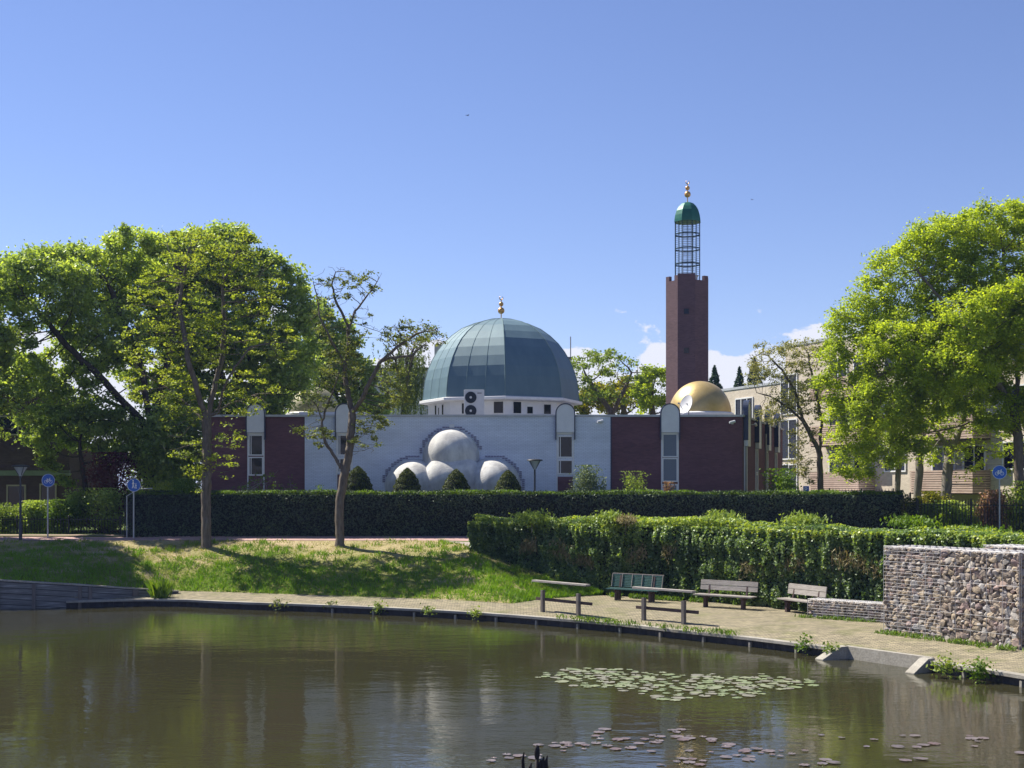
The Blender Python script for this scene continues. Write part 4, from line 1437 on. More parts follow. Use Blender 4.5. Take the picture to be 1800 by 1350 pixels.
cf += [(0, 1, 2, 3), tuple(4 * (len(IV) - 1) + k for k in (3, 2, 1, 0))]
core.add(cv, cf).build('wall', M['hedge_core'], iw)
rg = np.random.default_rng(33)
Cs, Ns, Vr, dryC = [], [], [], []
for i in range(len(IV) - 1):
    a, b = IV[i], IV[i + 1]; L_ = (b - a).length
    hgt_ = ivz - (a.z + b.z) / 2
    n_ = (vsn[i] + vsn[i + 1]).normalized()
    k = int(L_ * 3.0 * 1450)
    u = rg.uniform(size=k); zz = rg.uniform(size=k)
    base = np.array(a) + (np.array(b) - np.array(a)) * u[:, None]
    p = base.copy(); p[:, 2] = (a.z + (b.z - a.z) * u - .05) * (1 - zz) + ivz * zz
    lump = snoise(p[:, 0], p[:, 1], p[:, 2], 17, 1.5); l2 = snoise(p[:, 0], p[:, 1], p[:, 2], 19, 5.0)
    # foliage bulges at the top and hangs in swags
    tier = np.where(zz > .55, 1.0, .55) + .25 * np.abs(np.sin(zz * 9.0)); streak = snoise(p[:, 0] * 1.0, p[:, 1], 0.12 * p[:, 2], 77, 7.0)
    off = 0.03 + 0.26 * lump * tier + 0.10 * l2 + .14 * streak * tier + rg.normal(size=k) * .03
    p[:, :2] -= np.array(n_)[None, :2] * off[:, None]
    keep = rg.uniform(size=k) < (0.45 + 0.55 * l2)
    var = np.clip(rg.beta(1.6, 2.6, k) * .8 + (lump - .5) * .35 + np.clip((zz - .82) * 2.2, 0, .45), 0, 1)  # leaves near the top tinted yellow-green, colouring in the sunlit crest
    Cs.append(p[keep]); Ns.append(np.tile(-np.array(n_) * 0.4, (keep.sum(), 1))); Vr.append(var[keep])
    # top, tinted yellow-green as if sunlit
    k = int(L_ * 1.3 * 1300); u = rg.uniform(size=k); w_ = rg.uniform(-.2, 1.25, k)
    p = np.array(a) + (np.array(b) - np.array(a)) * u[:, None]
    p[:, :2] += np.array(n_)[None, :2] * w_[:, None]
    l2 = snoise(p[:, 0], p[:, 1], 0 * u, 23, 1.8)
    l3 = snoise(p[:, 0], p[:, 1], 0 * u, 29, .7)
    p[:, 2] = ivz - .08 + (0.10 + 0.30 * l2 * l3 + .10 * l3) * rg.uniform(.0, 1, k)
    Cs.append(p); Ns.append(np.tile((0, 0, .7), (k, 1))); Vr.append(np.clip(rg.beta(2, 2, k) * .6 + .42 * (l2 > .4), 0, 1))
# left end face
k = 1700
u = rg.uniform(size=k); zz = rg.uniform(size=k)
p = np.array(IV[0]) + np.array(vsn[0]) * (u * 1.2)[:, None]; p[:, 2] = 1.9 + (ivz - 1.9) * zz
p[:, 0] -= 0.05 + .15 * snoise(p[:, 0], p[:, 1], p[:, 2], 31, 3)
Cs.append(p); Ns.append(np.tile((-.9, -.2, 0), (k, 1))); Vr.append(rg.beta(2, 3, k))
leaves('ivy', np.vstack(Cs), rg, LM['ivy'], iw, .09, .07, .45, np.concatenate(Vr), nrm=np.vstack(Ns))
# dry grassy patches hanging in the ivy
k = 9000
seg = rg.integers(1, 4, k); u = rg.uniform(size=k)
A_ = np.array([list(IV[s]) for s in seg]); B_ = np.array([list(IV[s + 1]) for s in seg]); N_ = np.array([list(vsn[s]) for s in seg])
p = A_ + (B_ - A_) * u[:, None]; zc = 2.05 + .25 * np.sin(p[:, 0] * 1.3)
p[:, 2] = zc + rg.normal(size=k) * .16
m_ = (snoise(p[:, 0], p[:, 1], p[:, 2] * .6, 41, 1.3) > .46) & (rg.uniform(size=k) < .6)
p[:, :2] -= N_[:, :2] * (0.30 + rg.uniform(0, .12, k))[:, None]
leaves('dry_stems', p[m_], rg, LM['dry'], iw, .16, .022, 0.0, axis=(0, 0, -1))

# feathery shrub tufts growing along the top of the ivy wall
for i, (px, py, Y_, w_, h_, lf) in enumerate([(935, 910, 54.5, 30, 9, 'mid'), (1072, 910, 52.2, 20, 9, 'mid'), (1100, 913, 51.5, 14, 6, 'dry'), (1270, 910, 49.8, 26, 9, 'mid'), (1410, 915, 47.3, 30, 9, 'mid'), (1605, 918, 45, 34, 9, 'fresh'), (1715, 935, 43.2, 55, 8, 'fresh')]):
    c = P(px, py, Y_); s_ = Y_ / F; rg2 = np.random.default_rng(60 + i)
    k = 1100
    q = rg2.normal(size=(k, 3)) * np.array([w_ * s_ * .55, .35, h_ * s_ * .6]) + np.array(c)
    q[:, 2] = np.maximum(q[:, 2], ivz - .05)
    sh = thing('shrub', ['feathery olive shrub near the left end of the ivy wall', 'small feathery shrub on the ivy wall above the green bench', 'tiny brown tuft beside a feathery shrub on the ivy wall', 'olive feathery shrub on the ivy wall above the middle bench', 'green shrub on the ivy wall above the half-hidden bench', 'fresh green shrub on the ivy wall just left of the gabion', 'low yellow-green shrub growing behind the stone gabion'][i], 'shrub', (c.x, c.y, ivz - .1))
    leaves('foliage', q, rg2, LM[lf], sh, .12, .035 if lf == 'dry' else .06, 0.1, axis=(0, 0, 1))
    MB().tube([(c.x, c.y, ivz - .4), (c.x, c.y, ivz + .1)], .02, 5).build('stem', M['bark'], sh)

# =================================================================== GABIONS
def ico():
    import bmesh
    b = bmesh.new(); bmesh.ops.create_icosphere(b, subdivisions=2, radius=1)
    V = np.array([v.co[:] for v in b.verts]); Fc = np.array([[v.index for v in f.verts] for f in b.faces]); b.free()
    return V, Fc


ICV, ICF = ico()


def rocks(name, cells, rng, parent, seed=0):
    """cells: list of (centre, (sx,sy,sz)); one chipped angular stone each"""
    n = len(cells)
    V = np.empty((n, len(ICV), 3)); v0 = rng.uniform(size=n)
    for i, (c, s) in enumerate(cells):
        p = ICV * 1.25
        for _ in range(9):
            nn = rng.normal(size=3); nn /= np.linalg.norm(nn)
            d = rng.uniform(.50, .82); q = p @ nn
            k = q > d
            p[k] -= np.outer(q[k] - d, nn)
        p = p * np.array(s)
        a = rng.normal() * .35
        ca, sa = math.cos(a), math.sin(a)
        V[i] = np.stack([p[:, 0] * ca + p[:, 2] * sa, p[:, 1], -p[:, 0] * sa + p[:, 2] * ca], 1)
    return V, v0


def gabion_face(p0, p1, z0, z1, inward, size, rng):
    """stone positions thrown over a vertical face from p0 to p1, big stones first, small ones in the gaps"""
    d = (p1 - p0); L_ = d.length; d.normalize()
    cells = []; X = np.zeros((0, 3))
    for rad, tries in ((1.15, 500), (.85, 1800), (.6, 5000), (.42, 7000)):
        r = rad * size
        cand = np.stack([rng.uniform(r * .6, L_ - r * .6, tries), rng.uniform(z0 + r * .2, z1 - r * .7, tries)], 1)
        for x, z in cand:
            if len(X) == 0 or (np.hypot(X[:, 0] - x, X[:, 1] - z) > (X[:, 2] + r) * .86).all():
                X = np.vstack([X, [x, z, r]])
                c = p0 + d * x + inward * (size * .42 + rng.uniform(0, .03) + (size * .25 if rad < .5 else 0))
                cells.append((np.array([c.x, c.y, z]), (r * rng.uniform(1.25, 1.6), size * .6, r * rng.uniform(1.05, 1.4)), d))
    return cells


def gabion(name, label, corners, z0, z1s, size, rngseed, wire_step, parent_group=None, top=True, faces=(0,)):
    """corners: ground polygon (front-left, front-right, back-right, back-left)"""
    rng = np.random.default_rng(rngseed)
    c = [Vector((x, y, 0)) for x, y in corners]
    root = thing(name, label, 'gabion', ((c[0].x + c[1].x) / 2, (c[0].y + c[1].y) / 2, z0))
    cen = sum(c, Vector()) / 4
    core = MB()
    s_ = [q + (cen - q).normalized() * .22 for q in c]
    zc = z1s - .05
    core.add([(q.x, q.y, z0 - .2) for q in s_] + [(q.x, q.y, zc) for q in s_], [(3, 2, 1, 0), (4, 5, 6, 7), (0, 1, 5, 4), (1, 2, 6, 5), (2, 3, 7, 6), (3, 0, 4, 7)])
    core.build('gravel_fill', M['fill_dark'], root)
    allV, allvar = [], []
    for fi in faces:
        a, b = c[fi], c[(fi + 1) % 4]
        inw = Vector((-(b - a).y, (b - a).x, 0)).normalized()
        if inw.dot(cen - a) < 0: inw = -inw
        cells = gabion_face(a, b, z0 - .03, z1s, inw, size, rng)
        V, v0 = rocks('x', [(q[0], q[1]) for q in cells], rng, None)
        d = (b - a).normalized(); ang = math.atan2(d.y, d.x); ca, sa = math.cos(ang), math.sin(ang)
        W_ = np.stack([V[..., 0] * ca - V[..., 1] * sa, V[..., 0] * sa + V[..., 1] * ca, V[..., 2]], -1)
        W_ += np.array([q[0] for q in cells])[:, None, :]
        allV.append(W_); allvar.append(v0)
    if top:
        L1 = (c[1] - c[0]).length; L2 = (c[3] - c[0]).length
        nx, ny = int(L1 / (size * 1.15)), max(2, int(L2 / (size * 1.15)))
        cells = []
        for i in range(nx):
            for j in range(ny):
                u, v = (i + rng.uniform(.2, .8)) / nx, (j + rng.uniform(.2, .8)) / ny
                q = (c[0] * (1 - u) + c[1] * u) * (1 - v) + (c[3] * (1 - u) + c[2] * u) * v
                cells.append((np.array([q.x, q.y, z1s - .045 + rng.uniform(-.02, .015)]), (size * .62, size * .6, size * .38)))
        V, v0 = rocks('x', cells, rng, None)
        allV.append(V + np.array([q[0] for q in cells])[:, None, :]); allvar.append(.82 + .08 * v0)
    V = np.concatenate(allV); v0 = np.concatenate(allvar)
    n = len(V); Fc = (ICF[None] + (np.arange(n) * len(ICV))[:, None, None]).reshape(-1, 3)
    st = np_mesh('stone_fill', V.reshape(-1, 3), Fc, M['rock'], np.repeat(v0, len(ICF)), root)
    st['kind'] = 'stuff'
    # wire basket
    w = MB()
    for fi in faces:
        a, b = c[fi], c[(fi + 1) % 4]; d = (b - a); L_ = d.length; d.normalize()
        out = Vector((d.y, -d.x, 0))
        if out.dot(cen - a) > 0: out = -out
        o_ = out * .035
        for x_, x2, stz in wire_step(L_):
            k = int((z1s - z0) / stz)
            for j in range(k + 1):
                z = z0 + (z1s - z0) * j / k
                w.tube([a + d * x_ + o_ + Vector((0, 0, z)), a + d * x2 + o_ + Vector((0, 0, z))], .004, 4, False)
        k = int(L_ / .5)
        for j in range(k + 1):
            p = a + d * (L_ * j / k) + o_
            w.tube([p + Vector((0, 0, z0)), p + Vector((0, 0, z1s))], .006, 4, False)
        w.tube([a + o_ + Vector((0, 0, z1s + .03)), b + o_ + Vector((0, 0, z1s + .03))], .006, 5)
    if top:
        for i in range(int((c[1] - c[0]).length / .25) + 1):
            u = i * .25 / (c[1] - c[0]).length
            if u > 1: break
            p, q = c[0].lerp(c[1], u), c[3].lerp(c[2], u)
            w.tube([p + Vector((0, 0, z1s + .03)), q + Vector((0, 0, z1s + .03))], .006, 4, False)
        for i in range(5):
            p, q = c[0].lerp(c[3], i / 4), c[1].lerp(c[2], i / 4)
            w.tube([p + Vector((0, 0, z1s + .03)), q + Vector((0, 0, z1s + .03))], .006, 4, False)
    w.build('wire_basket', M['wire'], root)
    return root


GA, GB_ = Vector((10.95, 39.3, 0)), Vector((13.38, 35.2, 0))
gdir = (GB_ - GA).normalized(); gin = Vector((-gdir.y, gdir.x, 0))
if gin.y < 0: gin = -gin
gabion('gabion', 'tall stone-filled wire gabion at the right end of the quay', [(GA.x, GA.y), (GB_.x, GB_.y), (GB_.x + gin.x * 1.1, GB_.y + gin.y * 1.1), (GA.x + gin.x * 1.1, GA.y + gin.y * 1.1)],
       .33, 2.92, .088, 4, lambda L: [(0, L * .44, .10), (L * .44, L, .42)], faces=(0, 1, 3))
# second one behind it
g2a = GA + gin * 1.2 + gdir * 2.6; g2b = GA + gin * 1.2 + gdir * 5.0
gabion('gabion', 'lower-set stone gabion tucked behind the tall one', [(g2a.x, g2a.y), (g2b.x, g2b.y), (g2b.x + gin.x, g2b.y + gin.y), (g2a.x + gin.x, g2a.y + gin.y)],
       .33, 3.02, .10, 6, lambda L: [(0, L, .2)], faces=(0,))
# low bench-height gabion
lw0, lw1 = P(1421, 0, 43.9), P(1556, 0, 42.0)
lw0.z = lw1.z = 0
ld_ = (lw1 - lw0).normalized(); li = Vector((-ld_.y, ld_.x, 0))
gabion('gabion', 'low stone gabion wall partly hiding a wooden bench', [(lw0.x, lw0.y), (lw1.x, lw1.y), (lw1.x + li.x * .55, lw1.y + li.y * .55), (lw0.x + li.x * .55, lw0.y + li.y * .55)],
       .38, .98, .075, 9, lambda L: [(0, L, .085)], faces=(0, 3))

# =================================================================== BENCHES AND RAILS
def make_bench(label, loc, rz, L_, wmat, lmat, slats_back, group, zb=.42, kind='wood', z0=.44):
    root = thing('park_bench', label, 'bench', (loc[0], loc[1], z0), group, rz)

    def bld(mb, nm, mt, par=root): 
        o = mb.build(nm, mt, None, bevel=0)
        o.parent = par
        return o
    # local x along the bench, -y to the front
    m = MB()
    if kind == 'wood':
        m.box((0, -.22, .43), (L_ * 1.02, .13, .045)).box((0, -.075, .432), (L_ * 1.02, .13, .045)).box((0, .07, .434), (L_ * 1.02, .13, .045))
    else:
        for k in range(7): m.box((0, -.24 + k * .058, .43 + .004 * k), (L_, .042, .03))
    bld(m, 'seat', wmat)
    m = MB()
    if kind == 'wood':
        m.box((.02, .20, .86), (L_, .035, .17), M_=Matrix.Rotation(R(-10), 4, 'X')).box((.02, .175, .68), (L_, .035, .17), M_=Matrix.Rotation(R(-10), 4, 'X'))
    else:
        for k in range(8): m.box((0, .15 + k * .012, .53 + k * .058), (L_, .028, .042), M_=Matrix.Rotation(R(-12), 4, 'X'))
    bld(m, 'backrest', wmat)
    for sx in (-1, 1):
        m = MB(); x = sx * L_ * .33
        if kind == 'wood':
            m.box((x, -.10, .205), (.11, .16, .41)).box((x, -.03, .37), (.10, .42, .07))
        else:
            m.box((x, -.12, .20), (.09, .09, .40)).box((x, .10, .20), (.09, .09, .40)).box((x, -.03, .385), (.06, .42, .05))
        bld(m, 'leg', lmat)
        m = MB(); m.bar((x, .10, .30), (x, .235, .93), .06, .06)
        bld(m, 'back_support', lmat)
    if kind != 'wood':
        m = MB()
        for k in range(6):
            x = (-.5 + k / 5) * L_ * .98; m.bar((x, .115, .50), (x, .215, .975), .02, .035)
        m.box((0, .245, .985), (L_, .05, .03))
        bld(m, 'back_brace', M['weathered_wood'])
    return root


brz = math.atan2(-4.0, 4.3)
b1 = Vector((4.55, 49.6)); b2 = Vector((7.5, 46.9)); b3 = Vector((9.75, 44.9))
make_bench('dark green slatted bench against the ivy', b1, R(-38), 2.25, M['green_wood'], M['dark_wood'], 8, 'benches along the ivy wall', kind='green')
make_bench('weathered grey plank bench standing free between green bench and gabion', b2, R(-40), 2.3, M['weathered_wood'], M['dark_wood'], 2, 'benches along the ivy wall')
make_bench('weathered grey plank bench half hidden by the low gabion', b3, R(-64), 2.0, M['weathered_wood'], M['dark_wood'], 2, 'benches along the ivy wall')


def rail(label, a, b, ztop, zlow, over):
    a, b = Vector(a), Vector(b); d = (b - a); d.z = 0; d.normalize()
    r_ = thing('leaning_rail', label, 'leaning rail', tuple(a), 'wooden leaning rails on the quay')
    for p in (a, b):
        MB().box((p.x, p.y, (.2 + ztop) / 2), (.12, .12, ztop - .2), math.atan2(d.y, d.x)).build('post', M['post_wood'], r_, bevel=.006)
    u = Vector((0, 0, ztop + .035))
    MB().bar(a - d * over[0] + u, b + d * over[1] + u, .20, .065).build('top_board', M['weathered_wood'], r_, bevel=.006)
    n = Vector((d.y, -d.x, 0)) * .085
    if n.y > 0: n = -n
    u = Vector((0, 0, zlow))
    MB().bar(a - d * (over[0] * .95) - n + u, b + d * (over[1] + .1) - n + u, .05, .10).build('foot_board', M['dark_wood'], r_)


rail('left leaning rail of grey wood, nearer the grass bank', (1.07, 46.5, .27), (2.24, 45.05, .27), 1.09, .50, (.48, .48))
rail('right leaning rail of grey wood, in front of the green bench', (4.28, 43.4, .27), (5.42, 42.2, .27), 1.09, .48, (.42, .42))

# =================================================================== OUTFALL
of = thing('outfall', 'concrete water outfall with two sloping wing walls', 'outfall', (9.8, 35.1, .1))
oa, ob = Vector((9.05, 36.55, 0)), Vector((10.6, 34.05, 0))
od = (ob - oa).normalized(); oi = Vector((-od.y, od.x, 0))
if oi.y < 0: oi = -oi
zt = .34
MB().bar(oa + Vector((0, 0, -.15)) + oi * .12, ob + Vector((0, 0, -.15)) + oi * .12, .18, .98).build('headwall', M['concrete'], of)
for p, sgn, ex in ((oa, -1, .0), (ob, 1, .0)):
    out = -oi * .78 + od * sgn * .10
    m = MB(); th = od * .15
    q0, q1 = p, p + out
    prof = [(-.12, -.7), (-.12, zt), (.22, zt), (1.02, .03), (1.06, -.7)]
    pts = [p + out * u + Vector((0, 0, z)) for u, z in prof]
    vs = [v_ - th for v_ in pts] + [v_ + th for v_ in pts]; n = len(pts)
    m.add([tuple(v_) for v_ in vs], [tuple(range(n)), tuple(range(2 * n - 1, n - 1, -1))] + [(i, i + n, (i + 1) % n + n, (i + 1) % n) for i in range(n)])
    m.build('wing_wall', M['concrete'], of, bevel=.012)

# =================================================================== LAMPS AND SIGNS
def street_lamp(label, c, z0, h, group):
    s = thing('street_lamp', label, 'street lamp', (c.x, c.y, z0), group)
    MB().tube([(c.x, c.y, z0 - .1), (c.x, c.y, z0 + .8), (c.x, c.y, z0 + .85), (c.x, c.y, z0 + h - .38)], [.075, .075, .05, .045], 12).build('pole', M['pole_dark'], s, 'auto')
    zt_ = z0 + h
    hd_ = MB().lathe([(.07, -.44), (.09, -.38), (.30, -.03)], (c.x, c.y, zt_), 20).build('lamp_glass', M['lamp_glass'], s, 'auto')
    MB().lathe([(.37, -.03), (.385, -.01), (.36, .03), (.15, .06), (.001, .065)], (c.x, c.y, zt_), 24).build('lamp_cap', M['pole_dark'], s, 'auto')
    m = MB()
    for k in range(4):
        a = PI / 4 + k * PI / 2
        m.tube([(c.x + .09 * math.cos(a), c.y + .09 * math.sin(a), zt_ - .40), (c.x + .33 * math.cos(a), c.y + .33 * math.sin(a), zt_ - .03)], .014, 5)
    m.build('rib', M['pole_dark'], hd_)
    return s


street_lamp('dark street lamp with funnel head at the left edge by the path', P(36, 0, 59.6), PZ - .02, HC - (820 - HY) * 59.6 / F - PZ + .03, 'street lamps in the park')
street_lamp('dark street lamp with funnel head in front of the white brick wall', P(940, 0, 63.6), PZ - .02, HC - (809 - HY) * 63.6 / F - PZ + .02, 'street lamps in the park')


def disc(mb, r, y0, y1, n=36, sx=1.0, c=(0, 0)):
    pts = [(c[0] + r * sx * math.cos(2 * PI * i / n), c[1] + r * math.sin(2 * PI * i / n)) for i in range(n)]
    mb.prism(pts, lambda u, v, t_: (u, t_, v), y0, y1)


def round_sign(label, px, ytop, Y_, z0, rz, what, r=.30):
    zc = HC - (ytop + r * F / Y_ - HY) * Y_ / F
    c = Vector(((px - 900) * Y_ / F, Y_, 0))
    s = thing('road_sign', label, 'road sign', (c.x, c.y, z0), 'round blue path signs')
    MB().tube([(c.x, c.y, z0 - .1), (c.x, c.y, zc + r * .6)], .035, 10).build('pole', M['pole_grey'], s)
    Tm = Matrix.Translation((c.x, c.y, zc)) @ Matrix.Rotation(rz, 4, 'Z')
    m = MB(Tm); disc(m, r, -.065, -.045); pl = m.build('sign_plate', M['sign_blue'], s)
    m = MB(Tm)
    n = 36
    def ringm(cx, cz, R0, w, y=-.070):
        for i in range(n):
            a, b = 2 * PI * i / n, 2 * PI * (i + 1) / n
            m.prism([(cx + (R0) * math.cos(a), cz + R0 * math.sin(a)), (cx + (R0 + w) * math.cos(a), cz + (R0 + w) * math.sin(a)), (cx + (R0 + w) * math.cos(b), cz + (R0 + w) * math.sin(b)), (cx + R0 * math.cos(b), cz + R0 * math.sin(b))],
                    lambda u, v, t_: (u, t_, v), y, y + .004)
    ringm(0, 0, r - .018, .012)
    def ln(p, q, w=.020, y=-.0705):
        m.bar((p[0], y, p[1]), (q[0], y, q[1]), .004, w, up=(0, 0, 1) if abs(p[0] - q[0]) > .3 * abs(p[1] - q[1]) else (1, 0, 0))
    if what == 'bike':
        ringm(-.105, -.055, .062, .016); ringm(.105, -.055, .062, .016)
        bb, hd_, st, rw, fw = (-.01, -.06), (.07, .06), (-.045, .05), (-.105, -.055), (.105, -.055)
        for p, q in ((bb, hd_), (bb, st), (st, hd_), (rw, bb), (rw, st), (fw, hd_), (hd_, (.06, .105)), ((.045, .105), (.095, .105)), ((-.08, .072), (-.02, .072)), (st, (-.05, .072))): ln(p, q)
    elif what == 'walk':
        def man(x, z, s_):
            disc(m, .028 * s_, -.071, -.067, 14, 1, (x, z + .155 * s_))
            for p, q, w_ in (((0, .115), (0, .0), .05), ((0, .0), (.045, -.14), .026), ((0, .0), (-.035, -.14), .026), ((0, .10), (.05, .02), .018), ((0, .10), (-.045, .02), .018)):
                ln((x + p[0] * s_, z + p[1] * s_), (x + q[0] * s_, z + q[1] * s_), w_ * s_)
        man(-.035, .02, 1.15); man(.085, -.055, .75)
    m.build('pictogram', M['sign_white'], pl)
    m = MB(Tm); m.box((0, -.03, .12), (.10, .05, .03)).box((0, -.03, -.12), (.10, .05, .03)); m.build('clamp', M['metal_grey'], s)
    return s


round_sign('round blue sign with white bicycle on a grey pole, left of the hedge', 84, 833, 60.9, PZ, R(38), 'bike')
round_sign('round blue sign with white adult and child at the left end of the hedge', 235, 841, 60.6, PZ, R(25), 'walk')
round_sign('round blue bicycle sign among the leaves right of the iron fence gate', 1757, 818, 58.2, PZ, R(-20), 'bike')
# rectangular P sign
c = P(1417, 0, 64.5); zc = HC - (864 - HY) * 64.5 / F
ps = thing('parking_sign', 'blue parking sign with white P rising behind the hedge', 'road sign', (c.x, c.y, PZ))
MB().tube([(c.x, c.y + .05, PZ - .05), (c.x, c.y + .05, zc + .15)], .03, 8).build('pole', M['pole_grey'], ps)
Tm = Matrix.Translation((c.x, c.y, zc)) @ Matrix.Rotation(R(-20), 4, 'Z')
pl = MB(Tm).box((0, 0, -.05), (.28, .02, .62)).build('sign_plate', M['sign_blue'], ps, bevel=.004)
m = MB(Tm)
m.box((-.055, -.014, .10), (.035, .006, .22))
n = 14
for i in range(n):
    a, b = -PI / 2 + PI * i / n, -PI / 2 + PI * (i + 1) / n
    r0, r1 = .032, .066
    cx, cz = -.005, .144
    m.prism([(cx + r0 * math.cos(a), cz + r0 * math.sin(a)), (cx + r1 * math.cos(a), cz + r1 * math.sin(a)), (cx + r1 * math.cos(b), cz + r1 * math.sin(b)), (cx + r0 * math.cos(b), cz + r0 * math.sin(b))], lambda u, v, t_: (u, t_, v), -.017, -.011)
m.box((-.022, -.0142, .193), (.032, .006, .034)).box((-.022, -.0142, .095), (.032, .006, .034))
m.build('letter_p', M['sign_white'], pl)

# =================================================================== FENCES
def picket_fence(name, label, a, b, z0, h, step, mat, group=None, npost=3, rails=(.12, .88), thick=.022):
    a, b = Vector(a), Vector(b); d = (b - a); L_ = d.length; d.normalize()
    root = thing(name, label, 'fence', (a.x, a.y, z0), group)
    for f_ in rails: MB().bar(a + Vector((0, 0, z0 + h * f_)), b + Vector((0, 0, z0 + h * f_)), .03, .04).build('rail', mat, root)
    for i in range(npost):
        p = a.lerp(b, i / max(npost - 1, 1))
        MB().box((p.x, p.y, z0 + h * .5 - .05), (.07, .07, h + .1)).lathe([(.05, 0), (.05, .03), (.001, .09)], (p.x, p.y, z0 + h + .0), 8).build('post', mat, root)
    k = min(98, int(L_ / step)); proto = None
    for i in range(k):
        p = a + d * (L_ * (i + .5) / k)
        if proto is None:
            m = MB(); m.box((0, 0, h * .48), (thick, thick, h * .96)); m.lathe([(thick * .9, h * .95), (.001, h * 1.04)], (0, 0, 0), 4, PI / 4)
            me_o = m.build('picket', mat, None); me_o.parent = root; me_o.location = (p.x - root.location.x, p.y - root.location.y, 0)
            proto = me_o
        else:
            q = proto.copy(); COL.objects.link(q); q.parent = root
            q.location = (p.x - root.location.x, p.y - root.location.y, 0)
    return root


zf = HC - (878 - HY) * 59.9 / F
picket_fence('iron_fence', 'tall black iron picket fence right of the hedge', P(1612, 0, 59.9).xy.to_3d(), P(1905, 0, 57.6).xy.to_3d(), PZ - .02, zf - PZ, .13, M['iron_black'], npost=4, thick=.026)
picket_fence('iron_fence', 'thin iron fence tips showing along the back of the hedge', P(1455, 0, 63.0).xy.to_3d(), P(1600, 0, 63.0).xy.to_3d(), PZ, HC - (868 - HY) * 63 / F - PZ, .13, M['iron_black'], npost=3)
picket_fence('iron_fence', 'far iron fence of the car park behind the trees', P(1402, 0, 80).xy.to_3d(), P(1570, 0, 80).xy.to_3d(), 2.78, HC - (860 - HY) * 80 / F - 2.78, .18, M['iron_black'], npost=4)
picket_fence('iron_fence', 'low shaded iron fence before the shrubs on the left', P(-60, 0, 63.9).xy.to_3d(), P(212, 0, 63.4).xy.to_3d(), PZ, .95, .14, M['iron_black'], npost=4)
g0, g1 = P(219, 0, 61.0), P(227, 0, 60.6)
gt = thing('gate', 'narrow iron gate with pale sloping handrail at the left hedge end', 'gate', (g0.x, g0.y, PZ))
for i in range(5):
    p = g0.lerp(g1, i / 4); MB().box((p.x, p.y + i * .12, PZ + .85), (.03, .03, 1.7)).build('bar', M['iron_black'], gt)
MB().bar((g0.x, g0.y, PZ + 1.5), (g1.x, g1.y + .5, PZ + 1.5), .03, .04).bar((g0.x, g0.y, PZ + .2), (g1.x, g1.y + .5, PZ + .2), .03, .04).build('crossbar', M['iron_black'], gt)
r0, r1, r2 = P(223, 872, 60.7), P(243, 860, 60.9), P(268, 858.5, 60.9)
MB().tube([(r0.x, r0.y, PZ), (r0.x, r0.y, r0.z), tuple(r1), tuple(r2)], .025, 8).build('handrail', M['pole_grey'], gt)

# =================================================================== BACKGROUND BUILDINGS
# beige apartment block on the right
ba = Vector((16.4, 104, 0)); bd = Vector((11.6, -31, 0)).normalized(); bn = Vector((bd.y, -bd.x, 0))
if bn.x > 0: bn = -bn
ab = thing('apartment_building', 'beige brick apartment building with slatted wooden balconies on the right', 'apartment building', (ba.x, ba.y, 2.9))


def slab(parent, name, s0, s1, z0, z1, depth, mat, out=0.0):
    p, q = ba + bd * s0 + bn * out, ba + bd * s1 + bn * out
    p2, q2 = p - bn * depth, q - bn * depth
    m = MB(); m.add([(p.x, p.y, z0), (q.x, q.y, z0), (q2.x, q2.y, z0), (p2.x, p2.y, z0), (p.x, p.y, z1), (q.x, q.y, z1), (q2.x, q2.y, z1), (p2.x, p2.y, z1)],
                    [(0, 3, 2, 1), (4, 5, 6, 7), (0, 1, 5, 4), (1, 2, 6, 5), (2, 3, 7, 6), (3, 0, 4, 7)])
    return m.build(name, mat, parent, uvs=True)


slab(ab, 'lower_wing_wall', -7.0, 9.0, 2.8, 12.1, 12, M['beige_brick'])
slab(ab, 'wall', 9.0, 52.0, 2.8, 14.6, 12, M['beige_brick'])
slab(ab, 'roof_edge', -7.05, 9.0, 12.1, 12.28, 12.2, M['coping'], .05)
slab(ab, 'roof_edge', 8.95, 52.05, 14.6, 14.8, 12.2, M['coping'], .05)


def bwin(s0, s1, z0, z1, mulls=1):
    p = ba + bd * s0; Tm = frameT(Vector((p.x, p.y, 0)), bd, bn)
    w = window(Tm, 0, s1 - s0, z0, z1, ab, M['glass'], fr=.09, depth=.08)
    if mulls:
        m = MB(Tm)
        for k in range(mulls):
            x = (s1 - s0) * (k + 1) / (mulls + 1); m.box2((x - .04, .021, z0 + .09), (x + .04, .07, z1 - .09))
        m.build('mullion', M['frame_white'], w)


